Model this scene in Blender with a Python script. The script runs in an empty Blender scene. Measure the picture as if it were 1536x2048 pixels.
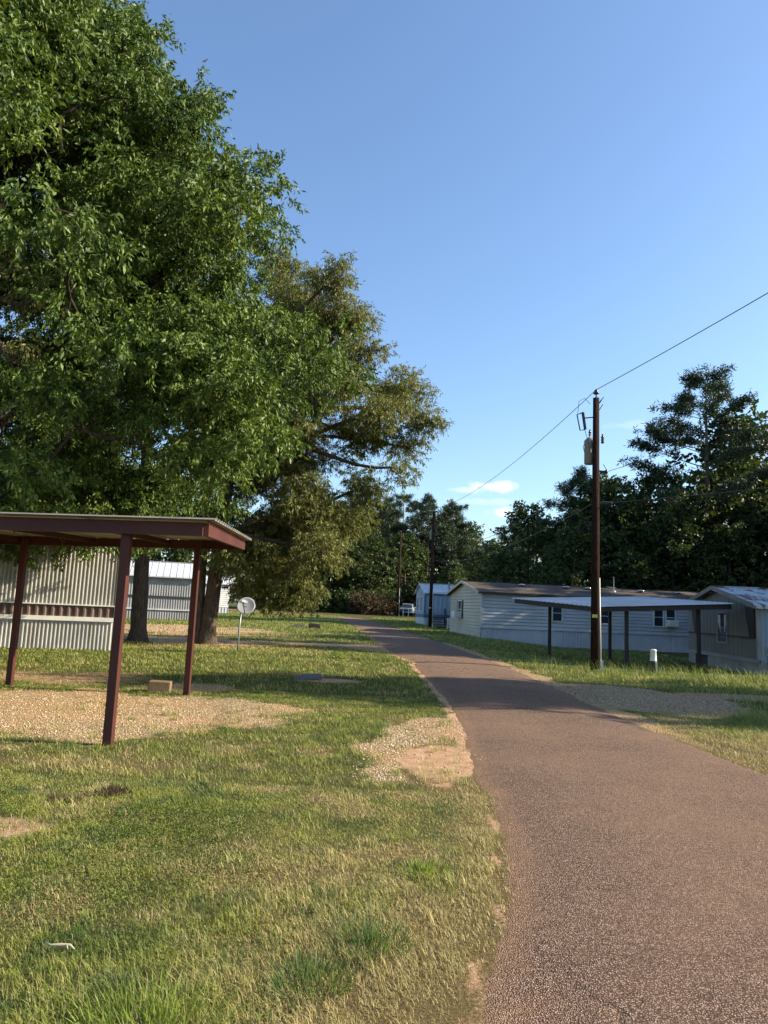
import bpy, math, random
import numpy as np
from mathutils import Vector, Matrix
R_ = math.radians
scene = bpy.context.scene
COL = scene.collection

# ------------------------------------------------------------------ camera
PITCH, ROLL, EYE = R_(7.588), R_(2.538), 1.6
sp, cp, s_, c_ = math.sin(PITCH), math.cos(PITCH), math.sin(ROLL), math.cos(ROLL)
fw = Vector((0, cp, sp)); rt = Vector((c_, -s_*sp, s_*cp)); up = Vector((-s_, -c_*sp, c_*cp))
cam = bpy.data.cameras.new('camera')
cam.sensor_fit = 'VERTICAL'; cam.sensor_height = 36.0; cam.lens = 36.0*1420/2048
cam.clip_start = 0.05; cam.clip_end = 6000
camo = bpy.data.objects.new('camera', cam); COL.objects.link(camo)
m = Matrix.Identity(4)
for i in range(3):
    m[i][0], m[i][1], m[i][2] = rt[i], up[i], -fw[i]
m.translation = (0, 0, EYE)
camo.matrix_world = m
scene.camera = camo

# ------------------------------------------------------------------ sky, sun, exposure
SUN_EL, SUN_AZ = R_(28), R_(90)          # azimuth clockwise from +Y: light comes from the right
world = bpy.data.worlds.new('World'); scene.world = world
world.use_nodes = True
wt = world.node_tree; wt.nodes.clear()
wo = wt.nodes.new('ShaderNodeOutputWorld'); wb = wt.nodes.new('ShaderNodeBackground')
sky = wt.nodes.new('ShaderNodeTexSky'); sky.sky_type = 'NISHITA'; sky.sun_disc = False
sky.sun_elevation = SUN_EL; sky.sun_rotation = SUN_AZ
sky.air_density = 1.15; sky.dust_density = 1.0; sky.ozone_density = 4.2; sky.altitude = 60
wb.inputs['Strength'].default_value = 0.115
# a few small fair-weather clouds low in the sky, by direction
tc = wt.nodes.new('ShaderNodeTexCoord')
nz = wt.nodes.new('ShaderNodeTexNoise'); nz.inputs['Scale'].default_value = 38; nz.inputs['Detail'].default_value = 6
wt.links.new(tc.outputs['Generated'], nz.inputs['Vector'])
last = sky.outputs['Color']
for (az, el, rx, rz, amt) in ((8.9, 9.9, 1.9, 0.50, 0.62), (9.6, 7.9, 1.1, 0.42, 0.42), (19.5, 14.6, 2.6, 0.35, 0.08), (8.6, 8.7, 2.6, 0.3, 0.15), (7.0, 9.6, 1.6, 0.28, 0.25)):
    a, e = R_(az), R_(el)
    d = Vector((math.sin(a)*math.cos(e), math.cos(a)*math.cos(e), math.sin(e)))
    h = Vector((math.cos(a), -math.sin(a), 0)); v = h.cross(d)
    outs = []
    for ax, sc in ((h, R_(rx)), (v, R_(rz))):
        dp = wt.nodes.new('ShaderNodeVectorMath'); dp.operation = 'DOT_PRODUCT'
        wt.links.new(tc.outputs['Generated'], dp.inputs[0]); dp.inputs[1].default_value = ax/sc
        outs.append(dp.outputs['Value'])
    fr = wt.nodes.new('ShaderNodeVectorMath'); fr.operation = 'DOT_PRODUCT'
    wt.links.new(tc.outputs['Generated'], fr.inputs[0]); fr.inputs[1].default_value = d
    cb = wt.nodes.new('ShaderNodeCombineXYZ')
    wt.links.new(outs[0], cb.inputs[0]); wt.links.new(outs[1], cb.inputs[1])
    ln = wt.nodes.new('ShaderNodeVectorMath'); ln.operation = 'LENGTH'; wt.links.new(cb.outputs[0], ln.inputs[0])
    ad = wt.nodes.new('ShaderNodeMath'); ad.operation = 'MULTIPLY_ADD'
    wt.links.new(nz.outputs['Fac'], ad.inputs[0]); ad.inputs[1].default_value = -2.2; 
    wt.links.new(ln.outputs['Value'], ad.inputs[2])
    mr = wt.nodes.new('ShaderNodeMapRange'); mr.interpolation_type = 'SMOOTHSTEP'
    wt.links.new(ad.outputs[0], mr.inputs[0])
    mr.inputs[1].default_value = 0.15; mr.inputs[2].default_value = -0.8; mr.inputs[3].default_value = 0; mr.inputs[4].default_value = amt
    gt = wt.nodes.new('ShaderNodeMath'); gt.operation = 'GREATER_THAN'; wt.links.new(fr.outputs['Value'], gt.inputs[0]); gt.inputs[1].default_value = 0.5
    ml = wt.nodes.new('ShaderNodeMath'); ml.operation = 'MULTIPLY'; wt.links.new(mr.outputs[0], ml.inputs[0]); wt.links.new(gt.outputs[0], ml.inputs[1])
    mx = wt.nodes.new('ShaderNodeMixRGB'); wt.links.new(ml.outputs[0], mx.inputs[0]); wt.links.new(last, mx.inputs[1])
    mx.inputs[2].default_value = (7.4, 7.3, 7.3, 1)
    last = mx.outputs[0]
wt.links.new(last, wb.inputs['Color']); wt.links.new(wb.outputs[0], wo.inputs[0])

sun = bpy.data.lights.new('sun', 'SUN'); sun.energy = 5.0; sun.angle = R_(0.53); sun.color = (1.0, 0.85, 0.65)
suno = bpy.data.objects.new('sun', sun); COL.objects.link(suno)
sd = Vector((math.sin(SUN_AZ)*math.cos(SUN_EL), math.cos(SUN_AZ)*math.cos(SUN_EL), math.sin(SUN_EL)))
suno.rotation_euler = (-sd).to_track_quat('-Z', 'Y').to_euler(); suno.location = (60, 0, 40)
scene.view_settings.view_transform = 'Standard'; scene.view_settings.look = 'None'
scene.view_settings.gamma = 1; scene.view_settings.exposure = 1.2
scene.cycles.max_bounces = 6; scene.cycles.diffuse_bounces = 3; scene.cycles.transmission_bounces = 4
scene.cycles.glossy_bounces = 2

# ------------------------------------------------------------------ helpers
rng = np.random.default_rng(7); random.seed(7)

def tag(o, label=None, cat=None, group=None, kind=None):
    if label: o['label'] = label
    if cat: o['category'] = cat
    if group: o['group'] = group
    if kind: o['kind'] = kind
    return o

def empty(name, loc, rotz=0, label=None, cat=None, group=None):
    o = bpy.data.objects.new(name, None); COL.objects.link(o)
    o.location = loc; o.rotation_euler = (0, 0, rotz); o.empty_display_size = 0.3
    return tag(o, label, cat, group)

def mesh_np(name, V, F):
    V = np.asarray(V, np.float32); F = np.asarray(F, np.int32)
    me = bpy.data.meshes.new(name); k = F.shape[1]; n = len(F)
    me.vertices.add(len(V)); me.vertices.foreach_set('co', V.ravel())
    me.loops.add(n*k); me.loops.foreach_set('vertex_index', F.ravel())
    me.polygons.add(n); me.polygons.foreach_set('loop_start', np.arange(0, n*k, k, dtype=np.int32))
    me.update(calc_edges=True)
    return me

def link(name, me, mat, parent=None):
    o = bpy.data.objects.new(name, me); COL.objects.link(o)
    if mat is not None:
        me.materials.clear(); me.materials.append(mat)
    if parent is not None: o.parent = parent
    return o

class MB:
    def __init__(s): s.v = []; s.f = []
    def add(s, vs, fs):
        n = len(s.v); s.v += [tuple(p) for p in vs]; s.f += [tuple(i+n for i in f) for f in fs]; return s
    def quad(s, a, b, c, d): return s.add((a, b, c, d), ((0, 1, 2, 3),))
    def box(s, c, d, rz=0.0):
        x, y, z = d[0]/2, d[1]/2, d[2]/2; ca, sa = math.cos(rz), math.sin(rz)
        vs = [(c[0]+i*x*ca-j*y*sa, c[1]+i*x*sa+j*y*ca, c[2]+k*z) for k in (-1, 1) for j in (-1, 1) for i in (-1, 1)]
        return s.add(vs, ((0, 2, 3, 1), (4, 5, 7, 6), (0, 1, 5, 4), (2, 6, 7, 3), (0, 4, 6, 2), (1, 3, 7, 5)))
    def beam(s, p, q, w, h):                  # p,q: centre line; w sideways, h up
        p, q = Vector(p), Vector(q); d = (q-p).normalized()
        side = d.cross(Vector((0, 0, 1)))
        side = Vector((1, 0, 0)) if side.length < 1e-4 else side.normalized()
        u = side.cross(d)
        vs = [e + side*i*w/2 + u*k*h/2 for e in (p, q) for k in (-1, 1) for i in (-1, 1)]
        return s.add(vs, ((0, 1, 3, 2), (4, 6, 7, 5), (0, 4, 5, 1), (2, 3, 7, 6), (0, 2, 6, 4), (1, 5, 7, 3)))
    def tube(s, pts, rad, n=8, cap=True):
        pts = [Vector(p) for p in pts]; rad = rad if hasattr(rad, '__len__') else [rad]*len(pts)
        base = len(s.v); prev = None
        for i, p in enumerate(pts):
            d = (pts[min(i+1, len(pts)-1)] - pts[max(i-1, 0)])
            d = d.normalized() if d.length > 1e-9 else Vector((0, 0, 1))
            a = prev if prev is not None else (Vector((1, 0, 0)) if abs(d.x) < 0.9 else Vector((0, 1, 0)))
            a = (a - d*a.dot(d)).normalized(); b = d.cross(a); prev = a
            for k in range(n):
                t = 2*math.pi*k/n; s.v.append(tuple(p + (a*math.cos(t)+b*math.sin(t))*rad[i]))
        for i in range(len(pts)-1):
            for k in range(n):
                k2 = (k+1) % n
                s.f.append((base+i*n+k, base+i*n+k2, base+(i+1)*n+k2, base+(i+1)*n+k))
        if cap:
            s.f.append(tuple(base+k for k in range(n))[::-1]); s.f.append(tuple(base+(len(pts)-1)*n+k for k in range(n)))
        return s
    def lathe(s, c, prof, n=16):              # prof: (r, z)
        return s.tube([(c[0], c[1], c[2]+z) for r, z in prof], [max(r, 1e-4) for r, z in prof], n)
    def prism(s, poly, y0, y1):               # poly in x,z ; extruded along y
        n = len(poly); vs = [(x, y0, z) for x, z in poly] + [(x, y1, z) for x, z in poly]
        fs = [tuple(range(n)), tuple(range(2*n-1, n-1, -1))] + [(i+n, (i+1) % n+n, (i+1) % n, i) for i in range(n)]
        return s.add(vs, fs)
    def build(s, name, mat, parent=None, smooth=False, bevel=0):
        me = bpy.data.meshes.new(name); me.from_pydata(s.v, [], s.f); me.update()
        if smooth:
            me.polygons.foreach_set('use_smooth', [True]*len(me.polygons))
        o = link(name, me, mat, parent)
        if bevel:
            b = o.modifiers.new('bevel', 'BEVEL'); b.width = bevel; b.segments = 2; b.limit_method = 'ANGLE'
        return o

def sst(a, b, x):
    t = np.clip((x-a)/(b-a), 0, 1); return t*t*(3-2*t)
def gz(x, y):
    x = np.asarray(x, float); y = np.asarray(y, float)
    return -0.42*sst(3, 10, x-0.12*(y-24))*sst(20, 28, y)*(1-sst(60, 80, y)) + 0.45*sst(50, 95, y)
def G(x, y, dz=0.0): return (x, y, float(gz(x, y))+dz)

_lat = np.random.default_rng(3).random((256, 256))
def vnoise(x, y, sc=1.0, oct=3):
    x = np.asarray(x, float)*sc+37.3; y = np.asarray(y, float)*sc+11.7; out = 0; amp = 0.5; tot = 0
    for _ in range(oct):
        xi = np.floor(x).astype(int); yi = np.floor(y).astype(int); fx = x-xi; fy = y-yi
        fx = fx*fx*(3-2*fx); fy = fy*fy*(3-2*fy)
        a = _lat[xi % 256, yi % 256]; b = _lat[(xi+1) % 256, yi % 256]; c = _lat[xi % 256, (yi+1) % 256]; d = _lat[(xi+1) % 256, (yi+1) % 256]
        out = out + amp*((a*(1-fx)+b*fx)*(1-fy)+(c*(1-fx)+d*fx)*fy); tot += amp
        amp *= 0.5; x = x*2.03+5.1; y = y*2.03+9.2
    return out/tot

# ------------------------------------------------------------------ materials
def new_mat(name):
    mt = bpy.data.materials.new(name); mt.use_nodes = True
    nt = mt.node_tree; b = nt.nodes['Principled BSDF']
    return mt, nt, b
def N(nt, typ, **kw):
    n = nt.nodes.new(typ)
    for k, v in kw.items():
        if k in n.inputs: n.inputs[k].default_value = v
        else: setattr(n, k, v)
    return n
def ramp(nt, src, stops):
    r = nt.nodes.new('ShaderNodeValToRGB'); e = r.color_ramp.elements
    while len(e) < len(stops): e.new(0.5)
    for el, (p, c) in zip(e, stops): el.position = p; el.color = (*c, 1)
    nt.links.new(src, r.inputs[0]); return r.outputs[0]
def mixc(nt, fac, a, b, mode='MIX'):
    n = nt.nodes.new('ShaderNodeMixRGB'); n.blend_type = mode
    for i, v in enumerate((fac, a, b)):
        if hasattr(v, 'is_linked'): nt.links.new(v, n.inputs[i])
        elif isinstance(v, (int, float)): n.inputs[i].default_value = v
        else: n.inputs[i].default_value = (*v, 1)
    return n.outputs[0]
def noise(nt, vec, scale, detail=4, rough=0.55):
    n = N(nt, 'ShaderNodeTexNoise', Scale=scale, Detail=detail, Roughness=rough); nt.links.new(vec, n.inputs['Vector']); return n.outputs['Fac']
def mrange(nt, v, a, b, c=0.0, d=1.0):
    n = nt.nodes.new('ShaderNodeMapRange'); n.interpolation_type = 'SMOOTHSTEP'; nt.links.new(v, n.inputs[0])
    for i, q in enumerate((a, b, c, d)): n.inputs[i+1].default_value = q
    return n.outputs[0]
def bump(nt, b, h, strength, dist):
    n = N(nt, 'ShaderNodeBump', Strength=strength, Distance=dist); nt.links.new(h, n.inputs['Height']); nt.links.new(n.outputs[0], b.inputs['Normal'])
def pos(nt): return nt.nodes.new('ShaderNodeTexCoord').outputs['Object']

def paint(name, col, rough=0.5, metal=0.0, dirt=(0.12, 0.09, 0.06), damt=0.35, dscale=3.0, spec=0.4, streak=True, bmp=0.0):
    """painted or bare sheet with uneven weathering"""
    mt, nt, b = new_mat(name); p = pos(nt)
    mp = N(nt, 'ShaderNodeMapping'); nt.links.new(p, mp.inputs[0]); mp.inputs['Scale'].default_value = (1, 1, 0.22 if streak else 1)
    n1 = noise(nt, mp.outputs[0], dscale*2.2, 5, 0.65); n2 = noise(nt, p, dscale*0.4, 3)
    f = mrange(nt, n1, 0.48, 0.78, 0, damt); c = mixc(nt, f, col, dirt)
    v = mrange(nt, n2, 0.3, 0.7, 0.82, 1.08)
    c = mixc(nt, 1.0, c, v, 'MULTIPLY'); nt.links.new(c, b.inputs['Base Color'])
    b.inputs['Roughness'].default_value = rough; b.inputs['Metallic'].default_value = metal
    b.inputs['Specular IOR Level'].default_value = spec
    if bmp: bump(nt, b, n1, bmp, 0.01)
    return mt

def leafmat(name, stops, trans=0.35, rough=0.42, spec=0.45, hue_scale=0.25):
    mt, nt, b = new_mat(name)
    g = nt.nodes.new('ShaderNodeNewGeometry'); p = pos(nt)
    n = noise(nt, p, hue_scale, 3)
    mxx = N(nt, 'ShaderNodeMath', operation='MULTIPLY_ADD'); nt.links.new(n, mxx.inputs[0]); mxx.inputs[1].default_value = 0.9
    ma = N(nt, 'ShaderNodeMath', operation='MULTIPLY_ADD'); nt.links.new(g.outputs['Random Per Island'], ma.inputs[0]); ma.inputs[1].default_value = 0.6; ma.inputs[2].default_value = -0.25
    nt.links.new(ma.outputs[0], mxx.inputs[2])
    c = ramp(nt, mxx.outputs[0], stops)
    nt.links.new(c, b.inputs['Base Color']); b.inputs['Roughness'].default_value = rough; b.inputs['Specular IOR Level'].default_value = spec
    tr = nt.nodes.new('ShaderNodeBsdfTranslucent')
    c2 = mixc(nt, 1.0, c, (1.25, 1.2, 0.5), 'MULTIPLY'); nt.links.new(c2, tr.inputs[0])
    ms = nt.nodes.new('ShaderNodeMixShader'); ms.inputs[0].default_value = trans
    out = nt.nodes['Material Output']
    nt.links.new(b.outputs[0], ms.inputs[1]); nt.links.new(tr.outputs[0], ms.inputs[2]); nt.links.new(ms.outputs[0], out.inputs[0])
    return mt

def barkmat(name, c1, c2, sc=1.0):
    mt, nt, b = new_mat(name); p = pos(nt)
    mp = N(nt, 'ShaderNodeMapping'); nt.links.new(p, mp.inputs[0]); mp.inputs['Scale'].default_value = (1, 1, 0.25)
    n = noise(nt, mp.outputs[0], 14*sc, 6, 0.7); c = ramp(nt, n, ((0.3, c1), (0.7, c2))); nt.links.new(c, b.inputs['Base Color'])
    b.inputs['Roughness'].default_value = 0.95; b.inputs['Specular IOR Level'].default_value = 0.1; bump(nt, b, n, 0.9, 0.06)
    return mt

M = {}
M['leaf_ash'] = leafmat('ash_leaf', ((0.0, (0.028, 0.058, 0.012)), (0.45, (0.064, 0.114, 0.020)), (0.85, (0.155, 0.215, 0.044))), 0.20, 0.5, 0.24)
M['leaf_oak'] = leafmat('oak_leaf', ((0.0, (0.070, 0.100, 0.022)), (0.45, (0.130, 0.152, 0.042)), (0.8, (0.195, 0.190, 0.070)), (1.0, (0.26, 0.22, 0.11))), 0.28, 0.5, 0.3)
M['leaf_wood'] = leafmat('woodland_leaf', ((0.0, (0.022, 0.042, 0.012)), (0.5, (0.042, 0.070, 0.018)), (1.0, (0.095, 0.125, 0.030))), 0.30, 0.5, 0.3, 0.12)
M['needle'] = leafmat('pine_needle', ((0.0, (0.018, 0.036, 0.018)), (0.5, (0.032, 0.058, 0.025)), (1.0, (0.070, 0.095, 0.036))), 0.15, 0.5, 0.3, 0.2)
M['leaf_red'] = leafmat('russet_shrub_leaf', ((0.0, (0.045, 0.045, 0.024)), (0.5, (0.075, 0.060, 0.034)), (1.0, (0.12, 0.075, 0.046))), 0.2, 0.6, 0.2, 0.5)
M['bark'] = barkmat('oak_bark', (0.035, 0.026, 0.019), (0.13, 0.105, 0.082))
M['pinebark'] = barkmat('pine_bark', (0.055, 0.042, 0.032), (0.17, 0.135, 0.105), 0.6)
M['rust_red'] = paint('oxide_red_paint', (0.072, 0.023, 0.017), 0.6, 0.0, (0.07, 0.028, 0.018), 0.5, 3.0, 0.25)
M['roof_tan'] = paint('galvanised_roof_sheet', (0.36, 0.33, 0.26), 0.5, 0.15, (0.2, 0.16, 0.1), 0.3)
M['white_rib'] = paint('white_ribbed_siding', (0.46, 0.455, 0.425), 0.45, 0.0, (0.22, 0.19, 0.12), 0.55, 2.0)
M['brown_rib'] = paint('brown_ribbed_band', (0.125, 0.082, 0.068), 0.5, 0.0, (0.14, 0.1, 0.08), 0.4, 2.0)
M['white_trim'] = paint('white_trim_paint', (0.74, 0.73, 0.69), 0.4, 0.0, (0.3, 0.25, 0.18), 0.3)
M['grey_rib'] = paint('grey_ribbed_siding', (0.31, 0.31, 0.30), 0.5, 0.0, (0.25, 0.23, 0.2), 0.25)
M['dark_band'] = paint('dark_band_trim', (0.05, 0.055, 0.06), 0.5)
M['vinyl'] = paint('pale_vinyl_siding', (0.50, 0.53, 0.53), 0.5, 0.0, (0.4, 0.38, 0.3), 0.25, 1.0)
M['vinyl_bounce_cream'] = paint('bounce_cream_vinyl_siding', (0.44, 0.405, 0.315), 0.5, 0.0, (0.4, 0.34, 0.22), 0.3, 1.0)  # cream tint carries warm ground bounce, besides a guess at yellowed vinyl
M['skirt'] = paint('white_skirting', (0.50, 0.53, 0.57), 0.5, 0.0, (0.34, 0.3, 0.25), 0.35, 1.0)
M['blue_rib'] = paint('blue_grey_siding', (0.27, 0.35, 0.44), 0.5, 0.0, (0.3, 0.3, 0.3), 0.2, 1.0)
M['blue_dark'] = paint('slate_blue_trim', (0.09, 0.15, 0.22), 0.5)
M['grey_panel'] = paint('warm_grey_panel', (0.165, 0.155, 0.135), 0.55, 0.0, (0.16, 0.14, 0.12), 0.35, 1.2)
M['grey_trim'] = paint('pale_grey_trim', (0.27, 0.265, 0.25), 0.5)
M['brown_dark'] = paint('dark_brown_boards', (0.030, 0.019, 0.014), 0.6)
M['white_roof'] = paint('white_metal_roof', (0.56, 0.58, 0.60), 0.42, 0.1, (0.34, 0.28, 0.22), 0.3, 1.0)
M['pole'] = barkmat('creosoted_wood', (0.015, 0.009, 0.006), (0.050, 0.028, 0.019), 1.4)
M['grey_metal'] = paint('grey_enamel_steel', (0.27, 0.29, 0.30), 0.4, 0.3, (0.2, 0.15, 0.1), 0.25)
M['black_metal'] = paint('weathered_dark_steel', (0.03, 0.03, 0.032), 0.5, 0.3)
M['pvc'] = paint('grey_conduit', (0.58, 0.57, 0.53), 0.45)
M['porcelain'] = paint('brown_porcelain', (0.06, 0.045, 0.04), 0.2)
M['white_plastic'] = paint('white_plastic', (0.75, 0.76, 0.74), 0.4, 0.0, (0.4, 0.38, 0.3), 0.25)
M['green_plastic'] = paint('dark_green_plastic', (0.022, 0.05, 0.04), 0.5)
M['dish'] = paint('satellite_dish_grey', (0.33, 0.34, 0.35), 0.35, 0.0, (0.3, 0.28, 0.25), 0.3)
M['truck'] = paint('pale_blue_truck_paint', (0.42, 0.52, 0.58), 0.25, 0.1, (0.3, 0.3, 0.28), 0.2)
M['tyre'] = paint('rubber', (0.02, 0.02, 0.02), 0.8)
M['chrome'] = paint('dull_chrome', (0.55, 0.56, 0.57), 0.25, 0.8)
M['block'] = paint('sandy_block', (0.20, 0.14, 0.085), 0.9, 0.0, (0.2, 0.13, 0.08), 0.5, 6, 0.1, False, 0.5)
M['lumber'] = paint('weathered_lumber', (0.40, 0.34, 0.24), 0.85, 0.0, (0.12, 0.09, 0.06), 0.5, 5)
M['blue_board'] = paint('faded_blue_board', (0.085, 0.105, 0.15), 0.5, 0.0, (0.2, 0.2, 0.2), 0.3)
M['stick'] = paint('bleached_stick', (0.46, 0.41, 0.28), 0.8)
M['yellow_tag'] = paint('yellow_tag', (0.55, 0.45, 0.12), 0.5)

mt, nt, b = new_mat('window_glass'); b.inputs['Base Color'].default_value = (0.025, 0.035, 0.045, 1); b.inputs['Roughness'].default_value = 0.08; b.inputs['Specular IOR Level'].default_value = 0.8; M['glass'] = mt
mt, nt, b = new_mat('black_cable'); b.inputs['Base Color'].default_value = (0.03, 0.03, 0.033, 1); b.inputs['Roughness'].default_value = 0.5; M['cable'] = mt

def shingle():
    mt, nt, b = new_mat('brown_shingle'); p = pos(nt)
    br = N(nt, 'ShaderNodeTexBrick', Scale=1.0); br.inputs['Brick Width'].default_value = 0.3; br.inputs['Row Height'].default_value = 0.14; br.inputs['Mortar Size'].default_value = 0.012
    nt.links.new(p, br.inputs['Vector'])
    br.inputs['Color1'].default_value = (0.10, 0.082, 0.068, 1); br.inputs['Color2'].default_value = (0.075, 0.064, 0.056, 1); br.inputs['Mortar'].default_value = (0.05, 0.045, 0.04, 1)
    c = mixc(nt, mrange(nt, noise(nt, p, 0.7, 4), 0.4, 0.7, 0, 0.35), br.outputs[0], (0.19, 0.165, 0.13)); nt.links.new(c, b.inputs['Base Color'])
    b.inputs['Roughness'].default_value = 0.95; b.inputs['Specular IOR Level'].default_value = 0.1; return mt
M['shingle'] = shingle()
def rusty():
    mt, nt, b = new_mat('rusting_roof_sheet'); p = pos(nt)
    mp = N(nt, 'ShaderNodeMapping'); nt.links.new(p, mp.inputs[0]); mp.inputs['Scale'].default_value = (1.0, 0.55, 1)
    n = noise(nt, mp.outputs[0], 1.6, 6, 0.7); f = mrange(nt, n, 0.47, 0.55)
    c = mixc(nt, f, (0.50, 0.53, 0.56), (0.17, 0.085, 0.065)); nt.links.new(c, b.inputs['Base Color'])
    b.inputs['Roughness'].default_value = 0.5; return mt
M['rusty'] = rusty()

# ------------------------------------------------------------------ road outline and ground masks
RL = [(0.10, -6), (0.20, 0), (0.30, 2.2), (0.44, 3.01), (0.65, 3.9), (0.89, 5.07), (0.97, 5.9), (0.98, 7.0), (1.02, 8.0), (1.14, 9.49), (1.22, 12.98), (1.12, 17), (0.98, 20), (0.58, 24.4), (-0.14, 32.2), (-1.0, 43.8), (-2.3, 58), (-4.0, 68.9), (-7.8, 76.5), (-14, 82), (-26, 87), (-60, 92)]
RR = [(4.6, -6), (4.5, 0), (4.4, 3), (4.35, 4), (4.3, 5.2), (4.25, 6.2), (4.2, 7.3), (4.18, 8.33), (4.08, 9.4), (3.99, 11.2), (3.95, 14), (3.93, 17), (3.86, 20.5), (3.62, 25.8), (3.2, 33), (2.5, 42), (1.2, 56), (-0.2, 67.5), (-3.0, 77.5), (-9, 86), (-22, 93), (-60, 98)]
def resample(P, n):
    P = np.array(P, float); d = np.r_[0, np.cumsum(np.hypot(*np.diff(P, axis=0).T))]
    # smooth via cubic-ish (Catmull-Rom through numpy interp of doubled points)
    t = np.linspace(0, len(P)-1, n); i = np.clip(t.astype(int), 0, len(P)-2); u = (t-i)[:, None]
    p0 = P[np.clip(i-1, 0, None)]; p1 = P[i]; p2 = P[i+1]; p3 = P[np.clip(i+2, None, len(P)-1)]
    return 0.5*((2*p1)+(p2-p0)*u+(2*p0-5*p1+4*p2-p3)*u**2+(3*p1-p0-3*p2+p3)*u**3)
NR = 700
LE = resample(RL, NR); RE = resample(RR, NR)
edge_n = lambda P, k: (vnoise(P[:, 0]*0+k, P[:, 1], 1.3, 4)-0.5)*0.15 + (vnoise(P[:, 0]*0+k+9, P[:, 1], 9, 3)-0.5)*0.05
LE[:, 0] += edge_n(LE, 1.0)*sst(2, 4, LE[:, 1]+0*LE[:, 0]) ; RE[:, 0] += edge_n(RE, 5.0)
# broken bite out of the left edge
LE[:, 0] += 0.35*np.exp(-((LE[:, 1]-21.5)/1.6)**2)*vnoise(LE[:, 1]*0, LE[:, 1], 3, 2)
def edge_x(P, y): 
    k = P[:, 1] < 70
    return np.interp(y, P[k, 1], P[k, 0])
def road_in(x, y, margin=0.0):
    """signed distance-like: >0 inside the road"""
    return np.minimum(x-edge_x(LE, y), edge_x(RE, y)-x)

def ell(x, y, cx, cy, rx, ry, rot=0.0, soft=0.35, wob=0.35, sc=0.9):
    ca, sa = math.cos(rot), math.sin(rot); dx, dy = x-cx, y-cy
    u = (dx*ca+dy*sa)/rx; v = (-dx*sa+dy*ca)/ry
    d = np.sqrt(u*u+v*v) + (vnoise(x+cx, y+cy, sc, 4)-0.5)*2*wob
    return 1-sst(1-soft, 1+soft, d)
def masks(x, y):
    x = np.asarray(x, float); y = np.asarray(y, float)
    gravel = np.maximum.reduce([
        ell(x, y, -4.9, 9.9, 3.4, 2.05, 0.05, 0.3, 0.42, 1.3),
        0.8*ell(x, y, -2.3, 10.6, 1.4, 1.1, 0.0, 0.5, 0.7, 1.6),
        0.6*ell(x, y, -3.4, 13.2, 0.9, 0.8, 0, 0.4, 0.4),
        0.9*ell(x, y, 0.45, 8.6, 0.62, 1.5, -0.1, 0.55, 0.7, 2.2),
        0.9*ell(x, y, 0.95, 10.0, 0.55, 0.9, 0, 0.4, 0.4, 1.6),
        1.0*ell(x, y, 5.1, 14.6, 1.9, 2.3, 0.25, 0.3, 0.3),
        0.6*ell(x, y, 8.0, 15.6, 3.0, 0.7, 0.1, 0.5, 0.6),
        0.8*ell(x, y, 0.0, 27.5, 1.3, 2.2, 0, 0.4, 0.4),
        0.8*(1-sst(0.10, 0.45, np.abs(x-edge_x(RE, y)-0.12)+(vnoise(x, y, 1.5, 3)-0.5)*0.5))*sst(7, 12, y)*(1-sst(30, 40, y))])
    sand = np.maximum.reduce([
        ell(x, y, 0.70, 7.65, 0.42, 1.0, -0.06, 0.3, 0.5, 2.6),
        0.95*ell(x, y, -2.6, 28.6, 4.6, 1.3, 0.15, 0.4, 0.35),
        0.85*ell(x, y, -7.2, 27.5, 3.2, 2.4, 0, 0.5, 0.5),
        0.7*ell(x, y, -11, 37, 6.5, 6.5, 0, 0.5, 0.6),
        0.55*ell(x, y, -6.3, 13.9, 2.6, 1.2, 0.1, 0.5, 0.6),
        0.75*ell(x, y, -1.05, 15.25, 0.75, 0.45, 0, 0.5, 0.4, 2),
        0.7*ell(x, y, -2.6, 5.05, 0.5, 0.28, 0.2, 0.5, 0.4, 2),
        0.45*ell(x, y, -6.8, 10.3, 2.0, 0.7, 0.1, 0.5, 0.4),
        0.55*ell(x, y, -3.4, 9.6, 2.0, 0.35, 0.05, 0.5, 0.4),
        0.66*(1-sst(0.0, 0.05+0.22*(1-sst(2.3, 3.8, y)), np.abs(x-edge_x(LE, y)+0.01)+(vnoise(x, y, 5.5, 4)-0.5)*0.13))*(1-sst(5.6, 6.6, y)),
        0.85*(1-sst(0.0, 0.22, np.abs(x-edge_x(LE, y))+(vnoise(x+5, y, 3, 3)-0.5)*0.3))*(1-sst(28, 34, y))*sst(7, 9, y)])
    dry = np.clip(np.maximum.reduce([
        0.8*(1-sst(0.1, 0.8, edge_x(LE, y)-x+(vnoise(x, y, 1.1, 3)-0.5)*1.1))*(1-sst(9, 12, y)),
        0.85*ell(x, y, -0.1, 3.5, 0.8, 1.3, 0.2, 0.7, 0.9, 2.5),
        0.5*ell(x, y, -0.4, 5.2, 1.0, 0.9, 0.3, 0.8, 0.9, 2.2),
        0.85*ell(x, y, 4.55, 10.2, 0.42, 2.2, -0.12, 0.4, 0.4),
        0.6*ell(x, y, -2.7, 7.0, 1.2, 0.45, 0.1, 0.5, 0.5),
        0.5*ell(x, y, -5, 24, 4, 1.5, 0, 0.5, 0.6),
        0.8*sst(0.48, 0.76, vnoise(x, y, 2.1, 5))*(1-0.4*sst(6, 10, y)), 0.24-0.10*sst(6, 10, y)]), 0, 1)
    gravel = np.clip(gravel, 0, 1)*(1-0.85*np.clip(ell(x, y, 0.68, 7.75, 0.40, 1.0, -0.06, 0.12, 0.12, 2.0), 0, 1))
    return gravel, np.clip(sand, 0, 1), dry

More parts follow.
